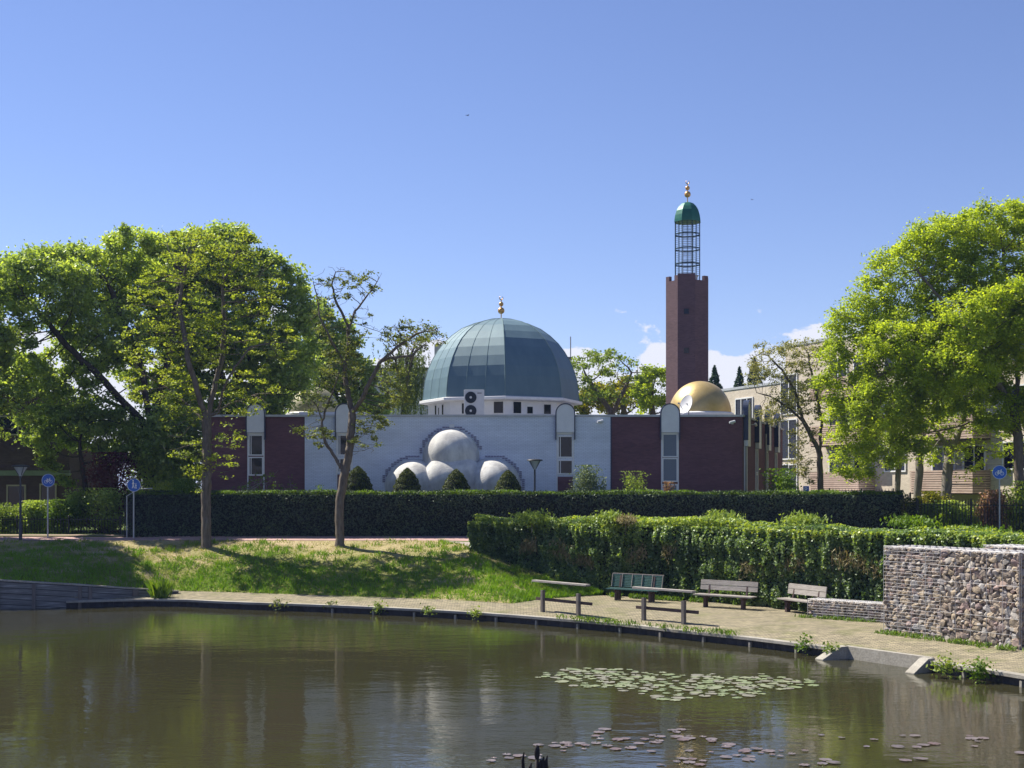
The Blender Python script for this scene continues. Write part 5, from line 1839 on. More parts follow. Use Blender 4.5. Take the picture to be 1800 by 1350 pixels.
bwin(2.0, 4.6, 9.6, 11.4, 2)
bwin(2.0, 4.6, 6.4, 8.2, 2)
p = ba + bd * 8.6; Tm = frameT(Vector((p.x, p.y, 0)), bd, bn)
for z in (3.4, 6.6, 9.8): bwin(8.4, 10.6, z, z + 2.9, 1)
for s0, s1 in ((14.0, 19.6), (24.8, 30.4), (35.5, 41.0), (45, 50)):
    for zi, z in enumerate((4.35, 7.45, 10.55)):
        bwin(s0 + .5, s0 + 2.6, z + 1.2, z + 2.75, 1)
        bwin(s0 + 3.3, s1 - .4, z + 1.2, z + 2.75, 1)
        if z < 12:
            # balcony of horizontal boards with dark gaps
            m = MB(); dk_ = MB()
            P0 = ba + bd * s0; O = bn * 1.25
            q = [P0, P0 + O, ba + bd * s1 + O, ba + bd * s1]
            for k in range(10):
                zz = z + .02 + k * .135
                for i_s in range(3):
                    m.bar(q[i_s] + Vector((0, 0, zz)), q[i_s + 1] + Vector((0, 0, zz)), .04, .10)
            bal = m.build('balcony', M['slat_wood'], ab)
            inn = [P0 + bd * .05, P0 + bd * .05 + O * .955, ba + bd * (s1 - .05) + O * .955, ba + bd * (s1 - .05)]
            dk_.add([(v.x, v.y, z - .1) for v in inn] + [(v.x, v.y, z + .02) for v in inn], [(0, 3, 2, 1), (4, 5, 6, 7), (0, 1, 5, 4), (1, 2, 6, 5), (2, 3, 7, 6), (3, 0, 4, 7)])
            dk_.build('balcony_floor', M['brown_frame'], bal)
            m = MB(); m.add([(v.x, v.y, z) for v in inn] + [(v.x, v.y, z + 1.25) for v in inn], [(0, 1, 5, 4), (1, 2, 6, 5), (2, 3, 7, 6)]); m.build('balcony_lining', M['brown_frame'], bal)
    bwin(s1 + 1.0, s1 + 3.2, 5.6, 7.2, 1); bwin(s1 + 1.0, s1 + 3.2, 8.7, 10.3, 1); bwin(s1 + 1.0, s1 + 3.2, 11.8, 13.4, 1)

# brown house on the left
hh_ = thing('house', 'shaded brown brick house with flat roof at the left edge', 'house', (P(40, 0, 74).x, 74, 2.5))
HYY = 74.0; kh = HYY / F


def hx(x): return (x - 900) * kh
def hzz(y): return HC - (y - HY) * kh


MB().box2((hx(-220), HYY, 2.3), (hx(122), HYY + 9, hzz(783))).build('ground_floor_wall', M['brown_brick'], hh_, uvs=True)
MB().box2((hx(-220), HYY + .3, hzz(783) + .002), (hx(60), HYY + 9, hzz(692))).build('upper_floor_wall', M['brown_brick'], hh_, uvs=True)
MB().box2((hx(-223), HYY + .1, hzz(692)), (hx(64), HYY + 9.2, hzz(684))).build('roof_edge', M['brown_frame'], hh_)
MB().box2((hx(-223), HYY - .25, hzz(826)), (hx(126), HYY - .003, hzz(822))).build('fascia', M['brown_frame'], hh_)
MB().box2((hx(-223), HYY - .2, hzz(836)), (hx(124), HYY - .003, hzz(827))).build('band', M['cream_green'], hh_)
for x0_, x1_, y0_, y1_ in ((12, 46, 852, 892), (-60, -20, 852, 892), (70, 100, 850, 892), (-20, 30, 730, 765)):
    Tm = frameT(Vector((hx(x0_), HYY if y0_ > 800 else HYY + .3, 0)), XD, ND)
    w_ = (x1_ - x0_) * kh
    f = MB(Tm); z0_, z1_ = hzz(y1_), hzz(y0_)
    f.box2((0, .004, z0_), (.08, .07, z1_)).box2((w_ - .08, .004, z0_), (w_, .07, z1_)).box2((.08, .004, z0_), (w_ - .08, .07, z0_ + .08)).box2((.08, .004, z1_ - .08), (w_ - .08, .07, z1_))
    w = f.build('window', M['cream_frame'], hh_)
    MB(Tm).box2((.08, .002, z0_ + .08), (w_ - .08, .02, z1_ - .08)).build('pane', M['glass'], w)


# far blocks behind the dome
def far_block(label, x0, x1, ytop, Y_, depth, floors, cols, mat, extra=None):
    k = Y_ / F; X0_, X1_ = (x0 - 900) * k, (x1 - 900) * k; zt_ = HC - (ytop - HY) * k
    r = thing('tower_block', label, 'tower block', ((X0_ + X1_) / 2, Y_, 2.9))
    MB().box2((X0_, Y_, 2.5), (X1_, Y_ + depth, zt_)).build('wall', mat, r)
    MB().box2((X0_ - .2, Y_ - .25, zt_ + .003), (X1_ + .2, Y_ + depth, zt_ + .5)).build('roof_edge', M['brown_frame'], r)
    if extra:
        ex0, ex1, ey = extra
        MB().box2(((ex0 - 900) * k, Y_ + 1, zt_ + .51), ((ex1 - 900) * k, Y_ + depth - 2, HC - (ey - HY) * k)).build('roof_house', M['block_grey'], r)
    n = 0
    for i in range(floors):
        for j in range(cols):
            if n >= 96: break
            xa = X0_ + (X1_ - X0_) * (j + .25) / cols; xb = X0_ + (X1_ - X0_) * (j + .75) / cols
            za = zt_ - 1.0 - i * 3.0
            if za < 6: break
            MB().box2((xa, Y_ - .12, za - 1.5), (xb, Y_ - .01, za)).build('window', M['glass'], r); n += 1
    return r


far_block('pale tower block peeking out at the left shoulder of the green dome', 640, 930, 652, 210, 14, 6, 12, M['block_grey'], (763, 880, 604))
fb = far_block('far low block showing just right of the green dome', 930, 1004, 632, 260, 12, 5, 5, M['block_grey'])
m = MB(); q = P(1003, 632, 262); m.tube([tuple(q), (q.x, q.y, q.z + 4.5)], .12, 5); m.build('antenna', M['metal_grey'], fb)

# =================================================================== PARKED CARS (mostly behind the hedge)
def car(label, x, y, rz, paint, z0=2.96):
    r = thing('parked_car', label, 'car', (x, y, z0), 'cars in the car park', rz)

    def bl(mb, nm, mt, par=r, sm=False):
        o = mb.build(nm, mt, None, sm); o.parent = par; return o
    # profile along x (length), extruded across
    prof = [(-2.05, .32), (-2.1, .62), (-2.0, .88), (-1.25, .98), (-.55, 1.40), (.75, 1.46), (1.55, 1.38), (1.95, .98), (2.08, .85), (2.1, .34)]
    rowsc = []
    m = MB(); n = len(prof)
    secs = [(-.86, .90), (-.80, .985), (-.55, 1.0), (.55, 1.0), (.80, .985), (.86, .90)]
    vs = []
    for yy, sc in secs:
        for u, z in prof:
            tz = z if z < 1.0 else 1.0 + (z - 1.0) * (1 if abs(yy) < .6 else .93 if abs(yy) < .82 else .7)
            wy = yy * (1 if z < 1.0 else .86)
            vs.append((u * sc, wy, tz))
    fs = [tuple(range(n)), tuple(range((len(secs) - 1) * n, len(secs) * n))[::-1]]
    for i in range(len(secs) - 1):
        for k in range(n): fs.append((i * n + k, (i + 1) * n + k, (i + 1) * n + (k + 1) % n, i * n + (k + 1) % n))
    m.add(vs, fs); bl(m, 'body', paint, sm='auto')
    for s in (-1, 1):
        m = MB(); q = [(-1.05, .99), (-.5, 1.33), (.72, 1.38), (1.4, 1.32), (1.72, .99)]
        m.prism(q, lambda u, v, t_: (u, t_, v), s * .735, s * .79); bl(m, 'side_window', M['glass'])
    m = MB(); m.add([(-1.22, -.66, 1.005), (-1.22, .66, 1.005), (-.60, .60, 1.39), (-.60, -.60, 1.39)], [(0, 1, 2, 3)]); bl(m, 'windscreen', M['glass'])
    for sx in (-1.3, 1.3):
        for sy in (-.80, .80):
            Tm = Matrix.Translation((sx, sy, .32)) @ Matrix.Rotation(R(90), 4, 'X')
            m = MB(Tm); m.lathe([(.20, -.10), (.31, -.10), (.325, 0), (.31, .10), (.20, .10)], (0, 0, 0), 24); w = bl(m, 'wheel', M['rubber'])
            m = MB(Tm); m.lathe([(.001, -.09), (.19, -.09), (.19, .09), (.001, .09)], (0, 0, 0), 16); bl(m, 'rim', M['metal_grey'], w)
    for s in (-1, 1):
        bl(MB().box((-1.97, s * .62, .74), (.10, .30, .12)), 'headlight', M['lamp_glass'])
        bl(MB().box((1.97, s * .62, .82), (.10, .26, .14)), 'tail_light', M['car_red'])
    return r


c = P(1492, 0, 84.5); car('white parked car with its roof just above the hedge', c.x, c.y, R(8), M['car_white'])
c = P(1602, 0, 86); car('pale parked car between two trunks behind the hedge', c.x, c.y, R(-6), M['ac_white'])
c = P(1695, 0, 87); car('dark red parked car under the balcony on the right', c.x, c.y, R(4), M['car_red'])

# =================================================================== TREES
Y1 = 58.4
tree('locust_tree', 'slender yellow-green locust tree on the bank, left of the forked one', tuple(P(363, 970, Y1)),
     [PL(Y1, (363, 970), (362, 900), (364, 800), (363, 742)),
      PL(Y1, (363, 742), (372, 690, .3), (385, 630, .5), (392, 560, .4), (388, 500, .2)),
      PL(Y1, (363, 742), (350, 690, -.3), (338, 640, -.6), (330, 590, -.6), (318, 540, -.4), (325, 480, 0)),
      PL(Y1, (365, 735), (385, 725), (395, 690, -.5), (420, 650, -1), (450, 615, -1.2)),
      PL(Y1, (363, 745), (335, 722, .6), (300, 690, 1), (265, 668, 1)),
      PL(Y1, (364, 730), (405, 705, .7), (440, 690, 1.2))],
     [B(365, 460, Y1, 85, 58), B(300, 530, Y1, 80, 62), B(430, 500, Y1, 70, 62), B(255, 615, Y1, 52, 42), B(475, 605, Y1, 62, 42), B(355, 600, Y1, 80, 60), B(285, 680, Y1, 75, 42),
      B(435, 690, Y1, 62, 42), B(318, 765, Y1, 42, 32), B(398, 775, Y1, 32, 32), B(430, 425, Y1, 30, 16), B(340, 425, Y1, 60, 22), B(350, 840, Y1, 26, 26), B(345, 800, Y1, 40, 30), B(392, 820, Y1, 24, 24), B(335, 730, Y1, 50, 30)],
     LM['locust_front'], M['bark'], .21, step=.26, dens=1.25, di=2.6, dk=.40, nl=13, sig=(.22, .22, .085), L=.15, W=.075, up=1.1, seed=11, dm=1.45, gap=0.24, gs=1.7, thin=.6, tip=.008, shell=.2, leafy=.016)
Y2 = 58.3
tree('locust_tree', 'crooked forked tree on the bank with sparse leaves and bare top twigs', tuple(P(598, 963, Y2)),
     [PL(Y2, (598, 963), (596, 915), (597, 880), (603, 850), (606, 833)),
      PL(Y2, (606, 833), (590, 805), (572, 778), (566, 748), (572, 720), (588, 690, -.4), (600, 660, -.8), (606, 640, -1)),
      PL(Y2, (568, 745), (556, 715, .4), (545, 700, .6), (530, 690, .8)),
      PL(Y2, (606, 833), (613, 800), (617, 760), (619, 728), (612, 690), (603, 655, .3), (612, 600, .3), (610, 570, .2), (590, 530, .2), (582, 500, .2), (590, 478)),
      PL(Y2, (619, 728), (640, 700, -.5), (655, 670, -.8), (672, 640, -1), (700, 615, -1), (735, 590, -.8), (770, 580, -.6)),
      PL(Y2, (611, 585), (622, 545, .4), (640, 520, .6), (660, 492, .6), (668, 478, .6)),
      PL(Y2, (606, 640), (585, 600, -.7), (566, 560, -.8), (560, 520, -.6), (552, 490, -.5)),
      PL(Y2, (672, 640, -1), (690, 632, -.8), (725, 628, -.6), (750, 605, -.4))],
     [B(590, 500, Y2, 42, 36), B(645, 500, Y2, 30, 28), B(570, 560, Y2, 30, 50), B(630, 570, Y2, 30, 40), B(720, 590, Y2, 62, 26), B(600, 650, Y2, 40, 50), B(690, 680, Y2, 40, 45), B(650, 740, Y2, 30, 26),
      B(560, 700, Y2, 34, 28), B(560, 768, Y2, 30, 22), B(640, 780, Y2, 30, 22), B(535, 755, Y2, 20, 12)],
     LM['sparse'], M['bark'], .19, step=.20, dens=2.4, di=2.2, dk=.25, nl=9, sig=(.17, .17, .08), L=.14, W=.07, up=.9, seed=12, dm=1.9, gap=0.25, gs=2.0, tip=.007, shell=.2, leafy=.013,
     prune=lambda p, r: r.uniform(size=len(p)) < np.where(p[:, 2] > HC + 275 * Y2 / F, .22, .75))

# dense trees behind on the left
Y3 = 69
tree('ash_tree', 'broad leafy tree with dark leaning branches at the left, behind the path', tuple(P(262, 912, Y3)),
     [PL(Y3, (262, 912), (262, 820), (264, 750)), PL(Y3, (264, 760), (235, 720, -.6), (190, 665, -1.5), (140, 615, -2), (95, 560, -2)), PL(Y3, (264, 750), (250, 650), (215, 560), (190, 500)),
      PL(Y3, (264, 750), (285, 650, .8), (300, 550, 1), (310, 470, 1)), PL(Y3, (240, 725, -.6), (170, 700, 1), (110, 680, 1.5))],
     [B(105, 520, Y3, 90, 62, -2.5), B(50, 580, Y3, 60, 62, -3), B(140, 475, Y3, 80, 40), B(240, 432, Y3, 60, 26), B(30, 500, Y3, 40, 36, -1), B(190, 490, Y3, 90, 62, 2.5), B(270, 455, Y3, 90, 45, 5), B(340, 440, Y3, 90, 45, 6), B(170, 590, Y3, 90, 60), B(100, 660, Y3, 70, 42, -1), B(230, 640, Y3, 60, 60, 3), B(130, 740, Y3, 60, 50), B(200, 780, Y3, 50, 40), B(75, 750, Y3, 50, 40), B(290, 560, Y3, 60, 60, 3), B(40, 660, Y3, 40, 40)],
     LM['dense'], M['bark_dark'], .32, step=.36, dens=.40, di=3.2, dk=.55, nl=58, sig=(.34, .34, .26), L=.22, W=.11, up=.5, seed=21, dm=1.55, gap=0.24, gs=1.5, fill=.45, tip=.012, shell=.5, leafy=.022)
Y4 = 75
tree('ash_tree', 'tall dense green tree rising behind the slender front locust', tuple(P(405, 905, Y4)),
     [PL(Y4, (405, 905), (405, 760), (410, 640)), PL(Y4, (408, 700), (360, 600), (330, 520)), PL(Y4, (408, 680), (450, 600), (480, 520))],
     [B(330, 455, Y4, 70, 52), B(410, 470, Y4, 70, 62), B(460, 500, Y4, 55, 58), B(500, 540, Y4, 42, 60), B(340, 570, Y4, 80, 70), B(440, 600, Y4, 80, 70), B(500, 650, Y4, 60, 60), B(330, 690, Y4, 60, 60), B(430, 720, Y4, 70, 50), B(530, 600, Y4, 30, 60), B(390, 425, Y4, 50, 26), B(520, 500, Y4, 26, 34), B(520, 560, Y4, 36, 50)],
     LM['dense'], M['bark_dark'], .34, step=.40, dens=.40, di=3.4, dk=.56, nl=62, sig=(.36, .36, .27), L=.23, W=.115, up=.5, seed=22, dm=1.55, gap=0.18, gs=1.5, fill=.45, tip=.012, shell=.5, leafy=.022)
Y5 = 86
tree('ash_tree', 'dark green tree filling the gap behind the small pale gold dome', tuple(P(560, 890, Y5)),
     [PL(Y5, (560, 890), (560, 760), (556, 660))],
     [B(555, 600, Y5, 45, 60), B(590, 650, Y5, 50, 60), B(535, 680, Y5, 60, 60), B(620, 670, Y5, 40, 50), B(640, 715, Y5, 40, 30), B(560, 560, Y5, 22, 40), B(480, 700, Y5, 50, 50), B(530, 640, Y5, 40, 50), B(600, 600, Y5, 30, 40)],
     LM['dense'], M['bark_dark'], .30, step=.40, dens=.40, di=3.4, dk=.60, nl=58, sig=(.34, .34, .26), L=.24, W=.12, up=.5, seed=23, tip=.012, shell=.5, leafy=.022)
Y6 = 61.5
tree('maple_tree', 'leafy tree reaching in over the left edge above the lamp', tuple(P(-70, 945, Y6)),
     [PL(Y6, (-70, 945), (-72, 800), (-68, 700)), PL(Y6, (-70, 760), (-40, 700), (-10, 650), (10, 620)), PL(Y6, (-70, 700), (-110, 600), (-140, 520)), PL(Y6, (-68, 700), (-60, 600), (-70, 500))],
     [B(-40, 640, Y6, 70, 70), B(-120, 560, Y6, 110, 90), B(-80, 480, Y6, 70, 60), B(0, 740, Y6, 70, 42), B(-40, 770, Y6, 60, 40), B(-180, 660, Y6, 110, 90), B(25, 700, Y6, 40, 30), B(-130, 760, Y6, 80, 50), B(5, 620, Y6, 30, 40)],
     LM['mid'], M['bark_dark'], .30, step=.42, dens=.34, di=3.2, dk=.7, nl=42, sig=(.32, .32, .2), L=.18, W=.10, up=.6, seed=24, dm=1.5, gap=.42, gs=1.3, tip=.010, shell=.4, leafy=.02)
tree('maple_tree', 'broad shade tree standing off the left edge by the path', (-31.5, 60.5, PZ),
     [[(-31.5, 60.5, PZ), (-31.4, 60.5, 6), (-31.2, 60.4, 9)]],
     [((-31, 60.3, 10), (5.2, 4.6, 3.6)), ((-27, 59.5, 7.5), (3.2, 2.8, 2.4)), ((-26.8, 59.8, 11), (4.2, 3.4, 3.2)), ((-35, 61, 8.5), (4, 4, 3))],
     LM['mid'], M['bark_dark'], .30, step=.5, dens=.4, di=3.4, dk=.75, nl=60, sig=(.38, .38, .25), L=.24, W=.13, up=.6, seed=25, tip=.012, shell=.4, leafy=.022)

# right-hand trees
Y7 = 62
tree('locust_tree', 'huge bright yellow-green locust tree overhanging the right edge', tuple(P(1797, 930, Y7)),
     [PL(Y7, (1797, 930), (1792, 840), (1790, 780), (1785, 720)),
      PL(Y7, (1785, 730), (1750, 680, -.5), (1700, 650, -1), (1640, 620, -1.2), (1570, 590, -1)),
      PL(Y7, (1785, 720), (1760, 640, .5), (1720, 560, 1), (1680, 500, 1)), PL(Y7, (1785, 720), (1790, 620), (1775, 520), (1760, 430)),
      PL(Y7, (1787, 740), (1740, 735, 1), (1690, 750, 1.6), (1640, 760, 2)), PL(Y7, (1785, 720), (1840, 620), (1870, 520)), PL(Y7, (1640, 620, -1.2), (1560, 650, -1.5), (1500, 680, -1.2)),
      PL(Y7, (1700, 650, -1), (1640, 540, -1.5), (1600, 480, -1))],
     [B(1755, 405, Y7, 85, 46), B(1660, 430, Y7, 75, 46), B(1840, 430, Y7, 80, 60), B(1585, 480, Y7, 60, 50), B(1700, 500, Y7, 100, 65), B(1525, 550, Y7, 52, 50), B(1600, 590, Y7, 90, 62), B(1490, 620, Y7, 42, 46), B(1480, 680, Y7, 38, 42),
      B(1560, 680, Y7, 70, 46), B(1720, 620, Y7, 100, 62), B(1850, 570, Y7, 90, 90), B(1640, 700, Y7, 60, 42), B(1510, 760, Y7, 45, 40), B(1500, 815, Y7, 36, 34), B(1555, 800, Y7, 36, 30), B(1610, 775, Y7, 40, 30), B(1760, 720, Y7, 60, 42), B(1850, 720, Y7, 60, 60), B(1580, 755, Y7, 50, 36), B(1780, 370, Y7, 16, 18), B(1620, 445, Y7, 50, 30), B(1545, 510, Y7, 40, 40), B(1485, 575, Y7, 34, 40), B(1462, 655, Y7, 30, 40), B(1478, 770, Y7, 34, 40), B(1520, 720, Y7, 50, 50, -2), B(1470, 730, Y7, 32, 34), B(1550, 620, Y7, 60, 50, -2), B(1660, 580, Y7, 60, 50, -3), B(1640, 660, Y7, 70, 46, -3), B(1740, 560, Y7, 70, 50, -3)],
     LM['locust_right'], M['bark'], .24, step=.32, dens=.62, di=3.0, dk=.46, nl=26, sig=(.28, .28, .22), L=.155, W=.075, up=.9, seed=31, dm=2.9, gap=0.04, gs=2.0, fill=.5, tip=.009, shell=.45, leafy=.016, pl=.95)
Y8 = 65
tree('locust_tree', 'thick-trunked tree with low yellow-green foliage right of centre balcony', tuple(P(1662, 915, Y8)),
     [PL(Y8, (1662, 915), (1664, 840), (1670, 790)), PL(Y8, (1670, 790), (1690, 750), (1700, 700)), PL(Y8, (1670, 790), (1640, 750), (1620, 700))],
     [B(1640, 740, Y8, 50, 50), B(1700, 760, Y8, 60, 40), B(1640, 790, Y8, 40, 22), B(1745, 790, Y8, 45, 45), B(1700, 690, Y8, 60, 40), B(1740, 840, Y8, 30, 26), B(1625, 800, Y8, 34, 26, -1), B(1690, 815, Y8, 30, 20, -1), B(1770, 800, Y8, 40, 40)],
     LM['locust_right'], M['bark_pale'], .28, step=.32, dens=.62, di=2.8, dk=.55, nl=16, sig=(.26, .26, .14), L=.17, W=.08, up=.9, seed=32, dm=1.7, gap=0.3, gs=1.3, tip=.009, shell=.4, leafy=.016)
for i, (px_t, yb_, Yt, rb_, lab, bl) in enumerate([
    (1612, 915, 67, .22, 'second trunk from the left among the trees before the beige building', [B(1600, 760, 67, 46, 36), B(1620, 700, 67, 50, 50)]),
    (1576, 905, 71, .17, 'slim tree with small crown left of the thicker trunks', [B(1570, 790, 71, 40, 44), B(1580, 730, 71, 46, 44), B(1540, 780, 71, 34, 40)])]):
    tree('locust_tree', lab, tuple(P(px_t, yb_, Yt)), [PL(Yt, (px_t, yb_), (px_t + 2, 850), (px_t + 6, 790)), PL(Yt, (px_t + 6, 790), (px_t - 15, 730)), PL(Yt, (px_t + 6, 790), (px_t + 20, 740))], bl,
         LM['locust_right'], M['bark_pale'], rb_, step=.34, dens=.6, di=2.8, dk=.55, nl=18, sig=(.26, .26, .14), L=.17, W=.08, up=.9, seed=40 + i, tip=.009, shell=.4, leafy=.016)
Y9 = 67
tree('acacia_tree', 'pale sparse fan-shaped tree between mosque and big locust', tuple(P(1444, 905, Y9)),
     [PL(Y9, (1444, 905), (1442, 830), (1440, 795)), PL(Y9, (1440, 795), (1425, 765), (1410, 735), (1398, 690), (1375, 650), (1350, 625)), PL(Y9, (1440, 795), (1445, 740), (1430, 670), (1420, 620)), PL(Y9, (1440, 790), (1460, 750), (1470, 700)),
      PL(Y9, (1412, 740), (1390, 720), (1360, 700), (1330, 690))],
     [B(1365, 635, Y9, 58, 34), B(1420, 625, Y9, 40, 32), B(1335, 665, Y9, 30, 30), B(1400, 690, Y9, 52, 42), B(1365, 720, Y9, 40, 28), B(1410, 770, Y9, 28, 34), B(1440, 700, Y9, 30, 50), B(1405, 820, Y9, 26, 28)],
     LM['pale'], M['bark'], .17, step=.24, dens=1.4, di=2.2, dk=.36, nl=7, sig=(.2, .2, .12), L=.13, W=.06, up=.7, seed=35, dm=3.0, gap=0.1, gs=1.5, tip=.007, shell=.3, leafy=.013)
# trees behind the mosque, right of the dome
Ya = 92
tree('acacia_tree', 'airy green tree directly right of the main dome', tuple(P(1078, 880, Ya)),
     [PL(Ya, (1078, 880), (1078, 760), (1074, 725)), PL(Ya, (1074, 725), (1050, 690), (1030, 660)), PL(Ya, (1074, 725), (1095, 690), (1110, 655))],
     [B(1060, 640, Ya, 60, 28), B(1025, 665, Ya, 38, 40), B(1110, 665, Ya, 40, 32), B(1060, 690, Ya, 50, 30), B(1030, 705, Ya, 24, 24)],
     LM['mid'], M['bark'], .30, step=.45, dens=.45, di=3.2, dk=.7, nl=20, sig=(.34, .34, .18), L=.24, W=.11, up=.8, seed=51, dm=1.6, gap=0.35, gs=1.2, tip=.012, shell=.4, leafy=.022)
Yb = 100
tree('acacia_tree', 'glowing yellow tree behind the airy green one', tuple(P(1100, 880, Yb)),
     [PL(Yb, (1100, 880), (1100, 740))],
     [B(1085, 700, Yb, 62, 30), B(1030, 710, Yb, 30, 20), B(1115, 690, Yb, 30, 26)],
     LM['yellow'], M['bark'], .25, step=.5, dens=.5, di=3.2, dk=.7, nl=46, sig=(.38, .38, .25), L=.26, W=.14, up=.6, seed=52, dm=2.0, tip=.012, shell=.4, leafy=.024)
Yc = 96
tree('acacia_tree', 'yellow-green bushy tree against the left side of the minaret', tuple(P(1148, 880, Yc)),
     [PL(Yc, (1148, 880), (1148, 740))],
     [B(1140, 690, Yc, 34, 30), B(1155, 665, Yc, 26, 20), B(1150, 715, Yc, 34, 22), B(1165, 650, Yc, 10, 14)],
     LM['locust_right'], M['bark'], .25, step=.5, dens=.6, di=3.2, dk=.7, nl=40, sig=(.36, .36, .24), L=.25, W=.13, up=.6, seed=53, tip=.012, shell=.4, leafy=.024)


def conifer(label, px, ytop, ybot, Y_, wpx, seed):
    c = P(px, 0, Y_); k = Y_ / F; zt_ = HC - (ytop - HY) * k; z0_ = 2.9
    r = thing('fir_tree', label, 'tree', (c.x, c.y, z0_), 'dark firs behind the minaret')
    MB().tube([(c.x, c.y, z0_), (c.x, c.y, zt_ - .3)], [.22, .02], 8).build('trunk', M['bark_dark'], r)
    rg_ = np.random.default_rng(seed); n = 9000
    t_ = rg_.uniform(0, 1, n) ** .75
    a = rg_.uniform(0, 2 * PI, n); tier = .55 + .45 * np.abs(np.sin(t_ * 26 + a * .5))
    rad_ = wpx * k * t_ * tier * rg_.uniform(.35, 1, n) ** .6
    z = zt_ - t_ * (zt_ - z0_ - 1.0) - rad_ * .18
    leaves('crown', np.stack([c.x + rad_ * np.cos(a), c.y + rad_ * np.sin(a), z], 1), rg_, LM['conifer'], r, .30, .10, .3)


conifer('dark fir just right of the minaret shaft', 1256, 642, 0, 112, 95, 1)
conifer('slim dark fir second to the right of the minaret', 1300, 645, 0, 116, 80, 2)
conifer('small green fir nearest the beige building roof', 1326, 628, 0, 120, 90, 3)

# weeping willow
Yw = 92
wr = thing('willow_tree', 'weeping willow with hanging strands left of the green dome', 'tree', tuple(P(705, 880, Yw)))
rgw = np.random.default_rng(77)
wb_ = MB(); tp = []
b0 = P(705, 880, Yw); b0.z = 2.9
top_ = P(712, 690, Yw)
wb_.tube([tuple(b0), tuple(P(708, 780, Yw)), tuple(top_)], [.38, .30, .20], 8)
for i in range(24):
    e = P(rgw.uniform(665, 752), rgw.uniform(598, 655), Yw); e.y += rgw.uniform(-3, 3)
    mid = (Vector(top_) + e) / 2 + Vector((0, 0, .8))
    wb_.tube([tuple(top_), tuple(mid), tuple(e)], [.12, .06, .02], 5)
    for j in range(5):
        q = mid.lerp(e, rgw.uniform(.2, 1.1)) + Vector((rgw.normal() * .4, rgw.normal() * .4, 0)); tp.append(q)
wb_.build('trunk', M['bark_dark'], wr)
Cs = []
for q in tp:
    L_ = rgw.uniform(2.0, 5.2); n = int(L_ * 26)
    z = q.z - rgw.uniform(0, L_, n); dr = rgw.normal(size=(n, 2)) * .05
    Cs.append(np.stack([q.x + dr[:, 0] + .05 * np.sin(z * 3), q.y + dr[:, 1], z], 1))
leaves('crown', np.vstack(Cs), rgw, LM['willow'], wr, .20, .055, 0, axis=(0, 0, -1))


# =================================================================== SHRUBS
def shrub(name, label, px, ytop, Y_, wpx, z0, leaf, seed, n=4000, L=.10, W=.05, group=None, form='round', stems=5, cat='shrub', up=.4):
    k = Y_ / F; c = P(px, 0, Y_); zt_ = HC - (ytop - HY) * k; rg_ = np.random.default_rng(seed)
    r = thing(name, label, cat, (c.x, c.y, z0), group)
    h = zt_ - z0; w = wpx * k / 2
    m = MB(); tips = []
    for i in range(stems):
        a = rg_.uniform(0, 2 * PI); q = Vector((c.x + w * .7 * math.cos(a) * rg_.uniform(.3, 1), c.y + w * .6 * math.sin(a), z0 + h * rg_.uniform(.6, .98)))
        m.tube([(c.x, c.y, z0 - .1), tuple(Vector((c.x, c.y, z0)).lerp(q, .5) + Vector((0, 0, .1))), tuple(q)], [.035, .02, .008], 5); tips.append(q)
    m.build('stems', M['bark'], r)
    nb = 16
    cs = []
    for i in range(nb):
        a = rg_.uniform(0, 2 * PI); u = rg_.uniform(0, 1) ** .5
        zz = rg_.uniform(.15, .92)
        wr_ = (math.sqrt(max(.05, 1 - (zz * 1.0) ** 2)) if form == 'round' else (1 - zz * .8))
        cs.append((c.x + w * wr_ * u * math.cos(a) * .8, c.y + w * wr_ * u * math.sin(a) * .8, z0 + h * zz))
    cs += [tuple(t_) for t_ in tips]
    cs = np.array(cs); idx = rg_.integers(0, len(cs), n)
    q = cs[idx] + rg_.normal(size=(n, 3)) * np.array([w * .22, w * .22, h * .11])
    q[:, 2] = np.clip(q[:, 2], z0, zt_ + .1)
    leaves('foliage', q, rg_, leaf, r, L, W, up, var=np.clip(rg_.beta(2, 2, n) + np.repeat(0, n), 0, 1))
    return r


def topiary(label, px, ytop, wpx, Y_, seed):
    k = Y_ / F; c = P(px, 0, Y_); zt_ = HC - (ytop - HY) * k; z0_ = PZ; h = zt_ - z0_; w = wpx * k / 2 * 1.14
    r = thing('topiary_yew', label, 'topiary', (c.x, c.y, z0_), 'clipped yew cones before the white wall')
    prof = [(.62, 0), (.84, .12), (.95, .28), (1.0, .45), (.97, .58), (.87, .69), (.70, .80), (.47, .90), (.22, .968), (.02, 1.0)]
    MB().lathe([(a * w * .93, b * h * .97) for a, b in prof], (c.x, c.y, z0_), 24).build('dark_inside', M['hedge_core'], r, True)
    rg_ = np.random.default_rng(seed); n = 9000
    t_ = rg_.uniform(0, 1, n) ** 1.15; a = rg_.uniform(0, 2 * PI, n)
    rr = np.interp(t_, [b for _, b in prof], [q for q, _ in prof]) * w
    bump = 1 + .05 * np.sin(t_ * 70) + .05 * (snoise(np.cos(a) * w, np.sin(a) * w, t_ * h, seed, 4) - .5)
    C = np.stack([c.x + rr * bump * np.cos(a), c.y + rr * bump * np.sin(a), z0_ + t_ * h], 1)
    leaves('foliage', C, rg_, LM['yew'], r, .10, .035, .5, nrm=np.stack([np.cos(a), np.sin(a), 0 * a], 1) * .6)


topiary('clipped yew cone farthest left, beside the crooked tree trunk', 629, 820, 54, 62.95, 1)
topiary('clipped yew cone before the left lobe of the plaster apse', 716, 823, 50, 62.95, 2)
topiary('clipped yew cone before the middle of the plaster apse', 802, 825, 50, 62.95, 3)
topiary('clipped yew cone before the right lobe of the plaster apse', 893, 827, 49, 62.95, 4)

